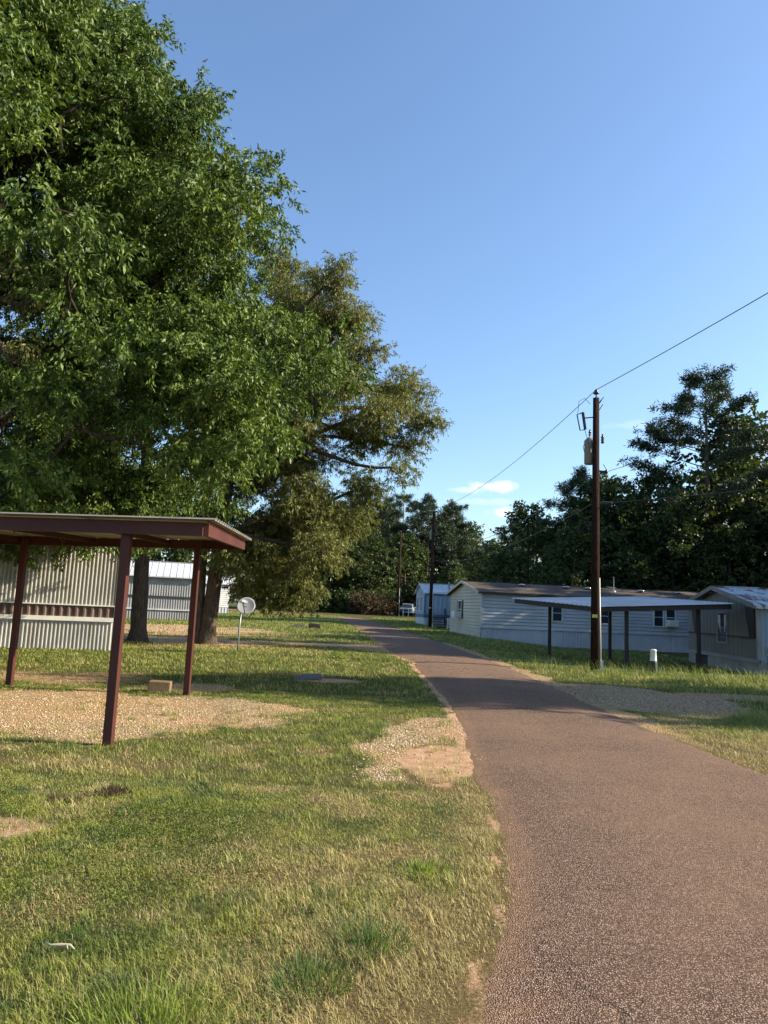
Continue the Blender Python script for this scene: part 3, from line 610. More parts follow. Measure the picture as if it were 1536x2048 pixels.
# ------------------------------------------------------------------ carports
def carport(name, label, posts, post_w, roof, beam_h, origin, roofmat, framemat, group=None, sheet_dir='y', ribs=0.3, over=0.12):
    """posts: [(x,y,zbase)], roof: 4 corners near-left, near-right, far-right, far-left (frame outline, top of frame)"""
    e = empty(name, origin, 0, label, 'carport', group); O = Vector(origin)
    NL, NR_, FR, FL = [Vector(p)-O for p in roof]
    def plane(x, y):            # frame-top height at local x,y by inverse bilinear (4 its)
        s = t = 0.5
        for _ in range(8):
            p = (NL*(1-s)+NR_*s)*(1-t)+(FL*(1-s)+FR*s)*t
            ds = (NR_-NL)*(1-t)+(FR-FL)*t; dt = (FL-NL)*(1-s)+(FR-NR_)*s
            det = ds.x*dt.y-ds.y*dt.x; rx, ry = x-p.x, y-p.y
            s += (rx*dt.y-ry*dt.x)/det; t += (ds.x*ry-ds.y*rx)/det
        return ((NL*(1-s)+NR_*s)*(1-t)+(FL*(1-s)+FR*s)*t).z
    for (px_, py_, pz_) in posts:
        lx, ly, lz = px_-O.x, py_-O.y, pz_-O.z
        q = MB().box((lx, ly, (plane(lx, ly)-0.03+lz-0.05)/2), (post_w, post_w, plane(lx, ly)-0.03-lz+0.05))
        q.build('post', framemat, e, bevel=0.006)
    dz = Vector((0, 0, beam_h/2)); mid = lambda a, b_, t: a*(1-t)+b_*t
    for nm, a, b_ in (('front_beam', NL, NR_), ('rear_beam', FL, FR)):
        d = (b_-a).normalized()*0.03
        q = MB().beam(a-dz+d, b_-dz-d, 0.06, beam_h); q.build(nm, framemat, e)
    for a, b_ in ((NL, FL), (NR_, FR)):
        q = MB().beam(a-dz, b_-dz, 0.055, beam_h); q.build('side_fascia', framemat, e)
    for t in (0.25, 0.5, 0.75):
        a, b_ = mid(NL, NR_, t), mid(FL, FR, t); d = (b_-a).normalized()*0.04
        q = MB().beam(a-dz*0.6+d, b_-dz*0.6-d, 0.05, beam_h*0.55); q.build('joist', framemat, e)
    # corrugated roof sheet, overhanging a little; ribs run front to back
    ex = (NR_-NL).normalized()*over; ey = (FL-NL).normalized()*over
    A, B, C, D = NL-ex-ey, NR_+ex-ey, FR+ex+ey, FL-ex+ey
    if sheet_dir == 'x': A, B, C, D = B, C, D, A
    n = int((B-A).length/ribs); q = MB(); vs = []; fs = []
    pr = []
    for i in range(n):
        for t, h in ((0, 0), (0.62, 0), (0.70, 1), (0.88, 1), (0.96, 0)): pr.append(((i+t)/n, h))
    pr.append((1, 0))
    up_ = 0.028
    for s, h in pr:
        for base in (0.03, 0.022):
            for t in (0, 1):
                p = mid(mid(A, B, s), mid(D, C, s), t); vs.append((p.x, p.y, p.z+base+h*up_))
    for i in range(len(pr)-1):
        k = 4*i; fs += [(k, k+4, k+5, k+1), (k+2, k+3, k+7, k+6), (k, k+2, k+6, k+4), (k+1, k+5, k+7, k+3)]
    q.add(vs, fs); q.build('roof_sheet', roofmat, e)
    return e
carport('carport', 'rust red steel carport with thin posts over the gravel pad at the left', [(-2.85, 7.9, 0), (-3.15, 12.13, 0), (-6.24, 12.4, 0), (-6.2, 8.25, 0)], 0.098,
        [(-7.7, 8.30, 2.40), (-1.93, 7.72, 2.42), (-2.42, 12.35, 2.62), (-7.7, 12.6, 2.52)], 0.145, (-2.85, 7.9, 0), M['roof_tan'], M['rust_red'], sheet_dir='x', ribs=0.22)
zc = lambda x_, y_: float(gz(x_, y_))
carport('carport', 'low dark carport with a tilted white roof between the pole and the grey home', [(7.65, 32.2, zc(7.65, 32.2)), (10.0, 29.0, zc(10, 29)), (10.9, 33.9, zc(10.9, 33.9)), (13.0, 29.2, zc(13.0, 29.2))], 0.13,
        [(8.62, 28.5, 1.95), (14.05, 28.6, 2.30), (12.6, 34.0, 2.56), (6.1, 32.3, 2.20)], 0.19, (10.4, 31.3, zc(10.4, 31.3)), M['white_roof'], M['brown_dark'], sheet_dir='x', ribs=0.3)

# ------------------------------------------------------------------ utility poles and wires
def utility_pole(loc, H, r, label, transformer=True, conduit=False):
    e = empty('utility_pole', loc, 0, label, 'utility pole', 'wooden utility poles along the road')
    MB().tube([(0, 0, -0.3), (0, 0, H*0.5), (0, 0, H)], [r, r*0.86, r*0.70], 18).build('pole', M['pole'], e, True)
    q = MB().lathe((0, 0, H-0.02), ((0.02, 0), (0.02, 0.18)), 6); q.build('pin', M['black_metal'], e)
    q = MB().lathe((0, 0, H+0.12), ((0.05, 0), (0.09, 0.02), (0.09, 0.05), (0.05, 0.06), (0.07, 0.10), (0.05, 0.13), (0.03, 0.16)), 12); q.build('insulator', M['porcelain'], e, True)
    if transformer:
        zt = H*0.755
        q = MB().lathe((-0.10, r+0.17, zt), ((0.15, 0), (0.17, 0.02), (0.17, 0.68), (0.18, 0.70), (0.18, 0.74), (0.13, 0.80), (0.05, 0.87)), 20); t = q.build('transformer', M['grey_metal'], e, True)
        MB().lathe((-0.10, r+0.17, zt+0.9), ((0.03, 0), (0.05, 0.04), (0.03, 0.08), (0.05, 0.12), (0.03, 0.16), (0.02, 0.22)), 10).build('bushing', M['porcelain'], t, True)
        MB().tube([(-0.27, r+0.17, zt+0.66), (-0.31, r+0.17, zt+0.55), (-0.27, r+0.17, zt+0.38)], 0.012, 5).build('handle', M['grey_metal'], t)
        for dz in (0.18, 0.62): MB().beam((0, r*0.5, zt+dz), (0, r+0.06, zt+dz), 0.1, 0.08).build('bracket', M['grey_metal'], e)
        # fused cutout on an arm
        q = MB().beam((-r*0.6, 0, H-0.62), (-r-0.24, 0, H-0.66), 0.04, 0.03)
        q.tube([(-r-0.28, 0, H-0.48), (-r-0.20, 0, H-1.02)], 0.045, 10).tube([(-r-0.28, 0, H-0.48), (-r-0.46, 0, H-0.56), (-r-0.36, 0, H-1.06), (-r-0.20, 0, H-1.02)], 0.02, 6); q.build('fuse_cutout', M['porcelain'], e)
        MB().tube([(-r-0.22, 0, H-1.02), (-r-0.12, 0, H-1.35), (-r*0.9, 0.1, H-1.75), (-0.10, r+0.17, zt+1.1)], 0.009, 5).build('jumper_wire', M['cable'], e)
        MB().tube([(-r-0.44, 0, H-0.56), (-r-0.40, 0, H-0.12), (-r-0.22, 0, H-0.02), (-r-0.05, 0, H-0.2)], 0.008, 5).build('jumper_wire', M['cable'], e)
        q = MB().lathe((r+0.06, -0.03, zt+0.6), ((0.03, 0), (0.055, 0.03), (0.035, 0.07), (0.055, 0.11), (0.035, 0.15), (0.055, 0.19), (0.03, 0.24), (0.02, 0.3)), 10); q.build('surge_arrester', M['porcelain'], e, True)
        q = MB().beam((r*0.4, 0, zt-0.28), (r+0.16, 0, zt-0.28), 0.06, 0.06).tube([(r+0.16, 0, zt-0.22), (r+0.26, 0, zt-0.5), (r+0.05, 0, zt-0.75)], 0.011, 5).tube([(r+0.1, 0, zt-0.05), (r+0.22, 0, zt-0.26), (r+0.06, 0, zt-0.46)], 0.011, 5); q.build('neutral_bracket', M['black_metal'], e)
        q = MB().lathe((r+0.19, 0, zt-0.34), ((0.03, 0), (0.05, 0.03), (0.05, 0.09), (0.03, 0.12)), 8); q.build('spool_insulator', M['porcelain'], e, True)
        q = MB().box((r+0.2, 0, H*0.605), (0.34, 0.12, 0.10)); q.build('splice_box', M['black_metal'], e, bevel=0.02)
    if conduit:
        q = MB().tube([(r+0.02, -0.06, -0.1), (r-0.03, -0.05, H*0.33)], 0.028, 10); q.build('conduit', M['pvc'], e, True)
        q = MB().box((r+0.03, -0.08, 0.14), (0.10, 0.09, 0.34)); q.build('conduit_guard', M['pvc'], e)
        q = MB().box((-0.05, -r*0.96, 1.62), (0.16, 0.012, 0.10)); q.build('tag_plate', M['yellow_tag'], e)
        q = MB()
        for k, (dx, dz) in enumerate(((0.05, -0.1), (0.12, -0.02), (-0.02, -0.18), (0.1, -0.25))): q.beam((dx*0.8, -0.03, H+dz-0.15), (dx+0.10, -0.03, H+dz+0.05), 0.03, 0.02)
        q.build('splintered_top', M['pole'], e)
    return e
P1 = Vector(G(6.47, 21.5)); H1 = 8.35-P1.z
P2 = Vector(G(4.24, 59.7)); P3 = Vector(G(2.3, 91)); P0 = Vector((12.0, -6.5, 0))
utility_pole(P1, H1, 0.135, 'nearest dark wooden pole with a transformer and pale conduit, beside the road', True, True)
utility_pole(P2, 9.75, 0.16, 'second wooden pole with a transformer, in front of the blue grey home', True, True)
utility_pole(P3, 10.7, 0.15, 'farthest slim wooden pole beside the parked pickup', False, True)
p0 = utility_pole(P0, 8.6, 0.14, 'wooden pole carrying the wires on behind the viewer', False)
def wire(a, b_, sag, r, name, label, cat='wire'):
    a, b_ = Vector(a), Vector(b_); O = a
    pts = [(a*(1-t)+b_*t)-O-Vector((0, 0, sag*4*t*(1-t))) for t in np.linspace(0, 1, 30)]
    o = MB().tube(pts, r, 5).build(name, M['cable'], None); o.location = O
    return tag(o, label, cat, 'wires strung along the road')
top = lambda P, h: P+Vector((0, 0, h))
wire(top(P1, H1+0.27), top(P0, 9.3), 0.35, 0.011, 'power_line', 'thin top wire rising from the nearest pole to the upper right')
wire(top(P1, H1+0.27), top(P2, 10.0), 0.75, 0.011, 'power_line', 'thin top wire falling from the nearest pole to the second pole')
wire(top(P2, 10.0), top(P3, 10.95), 0.5, 0.013, 'power_line', 'top wire from the second pole to the farthest pole')
wire(P1+Vector((0.32, 0, H1*0.755-0.28)), P0+Vector((0.3, 0, 6.5)), 0.3, 0.008, 'power_line', 'middle wire from the nearest pole past the tall pine to the right')
wire(P1+Vector((-0.1, 0.1, H1*0.755-0.5)), P2+Vector((0.2, 0, 6.6)), 0.7, 0.011, 'power_line', 'middle wire running from the nearest pole toward the far tree line')
PS = Vector((15.6, 6.2, 0))
sv = empty('utility_pole', PS, 0, 'short service pole beyond the right edge holding the thick cable', 'utility pole', 'wooden utility poles along the road')
MB().tube([(0, 0, -0.3), (0, 0, 5.4)], [0.12, 0.09], 14).build('pole', M['pole'], sv, True); MB().box((0, 0.1, 5.1), (0.1, 0.12, 0.1)).build('bracket', M['black_metal'], sv)
wire(P1+Vector((0.36, 0, H1*0.605)), PS+Vector((0, 0.15, 5.1)), 0.2, 0.014, 'power_line', 'thick lower cable leaving the nearest pole to the right')
wire(P1+Vector((-0.1, 0.1, H1*0.60)), P2+Vector((0.2, 0, 5.6)), 0.7, 0.012, 'power_line', 'thick lower cable from the nearest pole toward the second pole')
wire(P2+Vector((0.2, 0, 5.7)), Vector((11.5, 66.3, 3.9)), 0.2, 0.014, 'power_line', 'service drop from the second pole over the blue grey roof')

# ------------------------------------------------------------------ small things
pe = empty('utility_pedestal', G(8.25, 21.6), 0.1, 'green utility pedestal with a white cap, in tall grass right of the pole', 'pedestal')
pe.scale = (0.85, 0.85, 0.85)
q = MB().lathe((0, 0, -0.05), ((0.17, 0), (0.15, 0.46), (0.12, 0.50)), 4); q.build('base', M['green_plastic'], pe, bevel=0.01)
q = MB().lathe((0, 0, 0.45), ((0.12, 0), (0.115, 0.02), (0.10, 0.34), (0.11, 0.35), (0.11, 0.39), (0.06, 0.41)), 14); q.build('cap', M['white_plastic'], pe, True)

sdh = empty('satellite_dish', (-4.41, 22.76, 0), 0, 'round grey satellite dish on a thin post in the left lawn', 'satellite dish')
MB().tube([(0, 0, -0.1), (0.0, 0, 0.7), (0.03, 0, 1.30)], 0.028, 10).build('mast', M['grey_metal'], sdh, True)
cD = Vector((0.17, -0.02, 1.42)); nd = Vector((0.08, -0.86, 0.46)).normalized(); aD = nd.cross(Vector((0, 0, 1))).normalized(); bD = aD.cross(nd)
q = MB(); vs = []; fs = []; nr, na = 7, 32
for k in (0, 1):
    for i in range(nr+1):
        rr = 0.29*i/nr
        for j in range(na):
            t = 2*math.pi*j/na; p = cD+aD*rr*math.cos(t)+bD*rr*1.04*math.sin(t)+nd*(0.55*rr*rr-0.012*k); vs.append(p)
o_ = (nr+1)*na
for k in (0, 1):
    for i in range(nr):
        for j in range(na):
            a_, b2 = k*o_+i*na+j, k*o_+i*na+(j+1) % na; f = (a_, b2, b2+na, a_+na); fs.append(f if k == 0 else f[::-1])
for j in range(na): fs.append((nr*na+j, nr*na+(j+1) % na, o_+nr*na+(j+1) % na, o_+nr*na+j))
q.add(vs, fs).build('reflector', M['dish'], sdh, True)
foc = cD+nd*0.36-bD*0.04+aD*0.06
q = MB().tube([cD-bD*0.28+nd*0.03, foc-bD*0.07], 0.016, 6); arm = q.build('feed_arm', M['black_metal'], sdh)
MB().beam(foc-nd*0.07, foc+nd*0.07, 0.10, 0.09).beam(foc-aD*0.12, foc+aD*0.12, 0.06, 0.07).build('receiver', M['white_plastic'], sdh, bevel=0.01)
MB().beam(Vector((0.03, 0, 1.25)), cD-nd*0.02, 0.07, 0.07).build('bracket', M['black_metal'], sdh)

bk = MB().box((0, 0, 0.085), (0.36, 0.20, 0.19)).build('block', M['block'], None, bevel=0.012); bk.location = (-3.68, 12.4, 0); bk.rotation_euler = (0.02, 0.03, 0.12)
tag(bk, 'sandy coloured block lying on the ground near the rear carport post', 'block')
q = MB().box((0.0, 0, 0.05), (0.58, 0.26, 0.03)); q.box((0.28, 0, 0.03), (0.04, 0.28, 0.06)); q.box((-0.15, 0.02, 0.02), (0.25, 0.1, 0.05))
bb = q.build('board', M['blue_board'], None, bevel=0.006); bb.location = (-1.45, 15.3, 0.02); bb.rotation_euler = (0.12, -0.10, 0.15)
tag(bb, 'faded blue board lying flat beside a bare patch of lawn', 'board')
q = MB()
for k in range(5): q.beam((-0.62+0.04*k, -0.2+0.12*k, 0.04+0.035*k), (0.28, -0.18+0.1*k, 0.16+0.02*k), 0.10, 0.04)
lb = q.build('lumber_pile', M['lumber'], None); lb.location = (-5.05, 46.8, 0); tag(lb, 'pale boards heaped in the far left lawn', 'boards')
q = MB().box((0, 0, 0.13), (0.72, 0.55, 0.26)).box((0.05, 0.02, 0.29), (0.6, 0.5, 0.05)).box((-0.3, -0.1, 0.33), (0.12, 0.3, 0.05))
cr = q.build('crate', M['brown_dark'], None, bevel=0.02); cr.location = (-4.2, 46.6, 0); cr.rotation_euler = (0, 0.08, 0.2); tag(cr, 'dark box beside the pale boards in the far left lawn', 'box')
q = MB().tube([(-0.10, 0.02, 0.045), (-0.06, 0.0, 0.035), (0.0, 0.0, 0.04), (0.05, 0.005, 0.038), (0.085, -0.02, 0.03)], [0.003, 0.007, 0.009, 0.008, 0.003], 7).tube([(0.03, 0, 0.04), (0.05, -0.025, 0.03)], [0.006, 0.002], 6)
sk = q.build('stick', M['stick'], None, True); sk.scale = (0.78, 0.78, 0.78); sk.location = (-1.36, 3.42, 0.004); tag(sk, 'bleached pale stick lying in the near grass', 'stick')
lg = MB().tube([(-0.35, 0, 0.1), (0.0, 0.02, 0.11), (0.4, -0.02, 0.09)], [0.10, 0.11, 0.09], 10).build('log', M['brown_dark'], None, True); lg.location = G(5.0, 58.0); tag(lg, 'dark stub of log near the second pole', 'log')

# parked pickup, facing the viewer
tk = empty('pickup_truck', G(4.05, 104.0), R_(-8), 'pale blue older pickup parked beyond the farthest pole', 'truck', None)
q = MB()
q.prism([(0, 0.42), (0, 0.95), (-0.0, 1.02), (1.5, 1.10), (5.0, 1.08), (5.0, 0.45)], 0, 1.9)
bd = MB(); 
for v in q.v: bd.v.append((v[1]-0.95, v[0]-2.5, v[2]))
bd.f = q.f; bd.build('body', M['truck'], tk, bevel=0.05)
q = MB().add([(-0.86, -1.0, 1.09), (0.86, -1.0, 1.09), (0.86, 0.75, 1.09), (-0.86, 0.75, 1.09), (-0.68, -0.35, 1.72), (0.68, -0.35, 1.72), (0.68, 0.55, 1.72), (-0.68, 0.55, 1.72)], [(4, 5, 6, 7), (0, 1, 5, 4), (1, 2, 6, 5), (2, 3, 7, 6), (3, 0, 4, 7)]); cb_ = q.build('cab', M['truck'], tk, bevel=0.03)
q = MB().add([(-0.74, -0.96, 1.15), (0.74, -0.96, 1.15), (0.62, -0.42, 1.65), (-0.62, -0.42, 1.65)], [(0, 1, 2, 3)]); q.v = [(a, b_-0.02, c+0.012) for a, b_, c in q.v]; q.build('windshield', M['glass'], cb_)
MB().box((0, -2.53, 0.76), (1.2, 0.05, 0.28)).build('grille', M['dark_band'], tk)
MB().box((0, -2.60, 0.50), (1.86, 0.14, 0.16)).build('bumper', M['chrome'], tk, bevel=0.03)
for sg in (-1, 1):
    MB().tube([(sg*0.76, -2.50, 0.77), (sg*0.76, -2.56, 0.77)], 0.11, 12).build('headlight', M['white_plastic'], tk)
    for yy in (-1.55, 1.5):
        wl = MB().tube([(sg*0.72, yy, 0.34), (sg*0.97, yy, 0.34)], 0.34, 18).build('wheel', M['tyre'], tk); MB().tube([(sg*0.96, yy, 0.34), (sg*0.985, yy, 0.34)], 0.19, 12).build('rim', M['chrome'], wl)
    MB().box((sg*1.02, -0.75, 1.22), (0.12, 0.06, 0.18)).build('mirror', M['truck'], tk)
for k, (xx, yy) in enumerate(((3.05, 92.5), (3.75, 93.2))):
    o = MB().box((0, 0, 0.45), (0.10, 0.10, 0.9)).add([(-0.05, -0.05, 0.9), (0.05, -0.05, 0.9), (0.05, 0.05, 0.9), (-0.05, 0.05, 0.9), (0, 0, 0.96)], [(0, 1, 4), (1, 2, 4), (2, 3, 4), (3, 0, 4)]).build('marker_post', M['white_trim'])
    o.location = G(xx, yy); tag(o, ('short white post nearest the farthest pole', 'short white post in front of the parked pickup')[k], 'post', 'white posts by the pickup')

# ------------------------------------------------------------------ foliage
def leaves(cent, dirv, length, width, fold=0.25):
    """diamond leaves; cent base points (n,3), dirv unit (n,3)"""
    n = len(cent); length = np.broadcast_to(length, n)[:, None]; width = np.broadcast_to(width, n)[:, None]
    r = rng.normal(size=(n, 3)); side = np.cross(dirv, r); side /= np.linalg.norm(side, axis=1, keepdims=True)+1e-9
    nn = np.cross(dirv, side)
    tip = cent+dirv*length; mid = cent+dirv*length*0.45
    V = np.stack([cent, mid-side*width/2+nn*width*fold, tip, mid+side*width/2+nn*width*fold], 1).reshape(-1, 3)
    k = np.arange(n)*4
    return V, np.stack([k, k+1, k+2, k+3], 1)
def unit(a): return a/(np.linalg.norm(a, axis=1, keepdims=True)+1e-9)
def sphere_pts(n): return unit(rng.normal(size=(n, 3)))

def limb(a, b_, r0, r1, mb, wig=0.06, n=7, sides=7, rise=0.0):
    a, b_ = np.array(a, float), np.array(b_, float); L = np.linalg.norm(b_-a); pts = []
    ph = rng.normal(size=(2, 3))*wig*L
    for t in np.linspace(0, 1, n):
        p = a*(1-t)+b_*t + ph[0]*math.sin(math.pi*t) + ph[1]*0.5*math.sin(2*math.pi*t); p[2] += rise*L*math.sin(math.pi*t)
        pts.append(tuple(p))
    mb.tube(pts, list(np.linspace(r0, r1, n)), sides, cap=False); return np.array(pts)

def crown_leaves(clumps, radii, sprays, per, ll, lw, droop=0.5, spray_len=0.5, flat=0.6, out=None):
    """clumps -> sprays (short twigs) -> leaves hanging off them"""
    nc = len(clumps); ns = np.maximum(2, (sprays*(radii/np.mean(radii))**2).astype(int))
    idx = np.repeat(np.arange(nc), ns); n = len(idx)
    d = sphere_pts(n); d[:, 2] = d[:, 2]*flat+0.12
    rr = (rng.random(n)**0.45)[:, None]
    c = clumps[idx]+d*radii[idx][:, None]*rr
    tw = unit(d*np.array([1, 1, 0.6])+rng.normal(size=(n, 3))*0.45+np.array([0, 0, -0.25*droop]))
    j = np.repeat(np.arange(n), per); t = rng.random(len(j))[:, None]
    base = c[j]+tw[j]*t*spray_len*(0.6+0.8*rng.random((len(j), 1)))
    base[:, 2] -= (t[:, 0]**2)*spray_len*0.35*droop
    base += rng.normal(size=base.shape)*spray_len*0.10
    dv = unit(tw[j]*0.55+rng.normal(size=base.shape)*0.55+np.array([0, 0, -droop*0.9]))
    k = len(base)
    return leaves(base, dv, ll*(0.65+0.7*rng.random(k)), lw*(0.7+0.6*rng.random(k)))

# --- the big green shade tree at the left
AX = np.array([-9.3, 14.3])
prof_z = np.array([2.9, 3.6, 5.6, 7.5, 9.0, 10.6, 11.8, 13.4, 15.0, 16.3]); prof_r = np.array([6.0, 7.8, 8.7, 8.6, 8.1, 7.0, 6.0, 4.7, 3.2, 1.2])
bt = empty('shade_tree', (AX[0], AX[1], 0), 0, 'huge green leafed shade tree towering over the left of the photo', 'tree')
O = np.array([AX[0], AX[1], 0])
bo = []
while len(bo) < 270:                                   # boughs: flattened masses of foliage with gaps between them
    z = 3.0+rng.random()*13; r = np.interp(z, prof_z, prof_r); a = rng.random()*2*math.pi-math.pi
    f = 1-abs(rng.normal())*0.26
    if f < 0.3: continue
    ad = math.degrees(a)
    if -150 < ad < -42 and 3.9 < z < 7.4 and rng.random() < 0.82: continue        # one sees in under the crown here, to the limbs
    if (ad > 120 or ad < -150) and rng.random() < 0.5: continue
    nzv = vnoise(np.array([a*2.2+z*0.3]), np.array([z*0.55]), 1.0, 3)[0]
    R1 = r*(0.88+0.26*(nzv-0.35))*f-0.75
    p = np.array((R1*math.cos(a), R1*math.sin(a), z))
    if any(np.linalg.norm((p-q)*np.array([1, 1, 1.5])) < 0.86 for q in bo): continue
    bo.append(p)
cl = []; ra = []
for p in bo:
    n_ = rng.integers(5, 9); rr_ = 0.75+0.5*rng.random()
    out_ = p*np.array([1, 1, 0]); out_ = out_/(np.linalg.norm(out_)+1e-6)
    for q in range(n_):
        d = rng.normal(size=3)*np.array([0.55, 0.55, 0.26])*rr_
        d[2] -= 0.22*max(0, float(d@out_)); cl.append(p+d); ra.append(0.36+0.34*rng.random())
cl = np.array(cl); ra = np.array(ra)
V, F = crown_leaves(cl, ra, 19, 33, 0.108, 0.038, 0.85, 0.32, 0.5)
link('crown', mesh_np('shade_tree_crown', V, F), M['leaf_ash'], bt)
tm = MB(); tr_top = (0.3, 0.2, 7.5)
tm.tube([(0, 0, -0.3), (0.02, 0, 0.15), (0.05, 0, 1.0), (0.15, 0.1, 3.5), tr_top], [0.62, 0.46, 0.38, 0.34, 0.24], 14)
nodes = []
for k in range(11):
    a = -2.2+k*0.46+rng.normal()*0.1; z0 = 2.6+3.6*rng.random(); L = 4.5+2*rng.random(); el = 0.35+0.5*rng.random()
    p0_ = np.array([0.1+0.02*z0, 0.05, z0]); p1_ = p0_+np.array([math.cos(a)*L*math.cos(el), math.sin(a)*L*math.cos(el), L*math.sin(el)])
    nodes.append(limb(p0_, p1_, 0.15, 0.045, tm, 0.05, 9, 8, 0.06))
nodes.append(limb(tr_top, (0.6, 0.1, 14.5), 0.24, 0.03, tm, 0.03, 10, 8)); nodes.append(limb(tr_top, (3.0, -2.0, 12.6), 0.17, 0.03, tm, 0.05, 10, 8)); nodes.append(limb(tr_top, (1.5, -3.4, 11.5), 0.15, 0.03, tm, 0.05, 10, 8))
nodes = np.concatenate(nodes)
for p in sorted(bo, key=lambda q: np.hypot(q[0], q[1])+0.3*abs(q[2]-6)):      # boughs branch off what has already grown
    q0 = p-np.array([0, 0, 0.15]); dd = np.linalg.norm(nodes-q0, axis=1)+np.maximum(0, nodes[:, 2]-q0[2])*0.8+rng.random(len(nodes))*0.25
    nodes = np.concatenate([nodes, limb(nodes[dd.argmin()], q0, 0.040, 0.014, tm, 0.09, 7, 6)[2:]])
for c0 in cl:
    dd = np.linalg.norm(nodes-c0, axis=1)+rng.random(len(nodes))*0.2
    limb(nodes[dd.argmin()], c0, 0.014, 0.005, tm, 0.12, 4, 4)
M['ashbark'] = barkmat('shade_tree_bark', (0.018, 0.014, 0.011), (0.065, 0.052, 0.042)); tm.build('trunk', M['ashbark'], bt, True)

# --- willow-oak like trees with fine olive leaves
def blob_crown(ells, n_per_vol, rad, shell=0.5):
    cl = []; ra = []
    for (cx, cy, cz, rx, ry, rz) in ells:
        n = max(3, int(n_per_vol*(rx*ry*rz)**0.72))
        d = sphere_pts(n); q = (shell+(1-shell)*rng.random(n))[:, None]
        p = d*q*np.array([rx, ry, rz])*0.88+np.array([cx, cy, cz]); p += rng.normal(size=p.shape)*0.18
        cl.append(p); ra.append(rad*(0.65+0.7*rng.random(n)))
    return np.concatenate(cl), np.concatenate(ra)
def make_tree(name, label, base, ells, leafm, barkm, trunks, n_per_vol, rad, sprays, per, ll, lw, droop, slen, group=None, limb_r=0.03, cat='tree', shell=0.5):
    e = empty(name, base, 0, label, cat, group); B = np.array(base)
    E_ = [(x_-B[0], y_-B[1], z_-B[2], a, b_, c) for x_, y_, z_, a, b_, c in ells]
    cl, ra = blob_crown(E_, n_per_vol, rad, shell)
    V, F = crown_leaves(cl, ra, sprays, per, ll, lw, droop, slen)
    link('crown', mesh_np(name+'_crown', V, F), leafm, e)
    mb = MB(); nodes = []
    for pts, rr in trunks:
        mb.tube(pts, rr, 14); nodes.append(np.array(pts[2:], float))
    tn = np.concatenate(nodes)
    for (cx, cy, cz, rx, ry, rz) in E_:
        ok = (tn[:, 2] < max(cz+0.5, 4.2)) & (tn[:, 2] > 1.8); lo = tn[ok] if ok.any() else tn[1:2]
        a = lo[lo[:, 2].argmax()] if rng.random() < 0.6 else lo[np.linalg.norm(lo-np.array([cx, cy, cz]), axis=1).argmin()]
        nodes.append(limb(a, (cx, cy, cz), limb_r*4, limb_r*1.4, mb, 0.06, 8, 8, 0.03))
    allN = np.concatenate(nodes)
    for c0 in cl:
        j = np.linalg.norm(allN-c0, axis=1).argmin(); limb(allN[j], c0, limb_r, 0.008, mb, 0.08, 4, 5)
    mb.build('trunk', barkm, e, True)
    return e
def flare(top, r, H, lean=(0, 0)):
    pts = [(0, 0, -0.2), (0, 0, 0.12), (0.0, 0, 0.45), (lean[0]*0.3, lean[1]*0.3, H*0.4), (lean[0]*0.7, lean[1]*0.7, H*0.75), (lean[0], lean[1], H)]
    return (pts, [r*1.75, r*1.35, r*1.05, r*0.9, r*0.7, r*0.45])
t2 = flare(0, 0.27, 9.5, (0.5, 0.3)); t2b = ([(-0.42-q[0]*0.3, 0.05, q[2]) for q in t2[0]], [q*0.8 for q in t2[1]])
make_tree('oak_tree', 'olive brown oak with twin trunks behind the carport, its crown reaching over the lawn', (-6.1, 25.8, 0),
          [(-3.71, 27.2, 13.03, 1.34, 1.61, 1.21), (-4.47, 27.6, 14.67, 1.17, 1.4, 1.05), (-2.99, 27.0, 11.12, 1.05, 1.25, 0.94), (-2.35, 24.7, 13.28, 0.87, 1.17, 0.74), (-1.65, 26.4, 12.59, 0.93, 1.25, 0.79), (-2.89, 27.2, 12.55, 1.11, 1.5, 0.94), (-1.07, 25.5, 10.96, 0.75, 1.02, 0.64), (0.41, 26.9, 10.12, 0.99, 1.33, 0.84), (-0.21, 24.7, 8.38, 0.87, 1.17, 0.74), (1.21, 26.4, 8.91, 0.78, 1.05, 0.66), (0.9, 27.2, 7.81, 0.69, 0.93, 0.59), (0.33, 25.5, 6.65, 0.47, 0.63, 0.4), (-1.15, 26.9, 7.95, 0.99, 1.33, 0.84), (-2.14, 24.7, 9.4, 1.22, 1.64, 1.03), (-0.85, 26.4, 6.01, 0.74, 1.0, 0.63), (-1.49, 27.2, 4.85, 1.11, 1.5, 0.94), (-2.7, 25.5, 5.32, 1.26, 1.7, 1.07), (-4.21, 26.9, 4.3, 1.17, 1.59, 1.0), (-2.17, 24.7, 3.46, 0.87, 1.17, 0.74), (-3.65, 26.4, 2.6, 1.15, 1.56, 0.98), (-2.86, 27.2, 1.81, 0.65, 0.88, 0.55), (-4.98, 25.5, 2.86, 0.93, 1.26, 0.79), (-4.7, 26.9, 1.73, 0.76, 1.02, 0.64), (-3.86, 24.7, 8.22, 1.74, 2.35, 1.48), (-5.52, 26.4, 6.66, 1.67, 2.26, 1.42), (-3.6, 27.2, 11.16, 1.15, 1.55, 0.98), (-6.07, 25.5, 4.25, 1.08, 1.45, 0.92), (-3.54, 26.9, 7.44, 1.52, 2.05, 1.29)],
          M['leaf_oak'], M['bark'], [t2, t2b], 22.0, 0.46, 17, 20, 0.14, 0.034, 0.85, 0.30, 'trees standing in the left lawn')
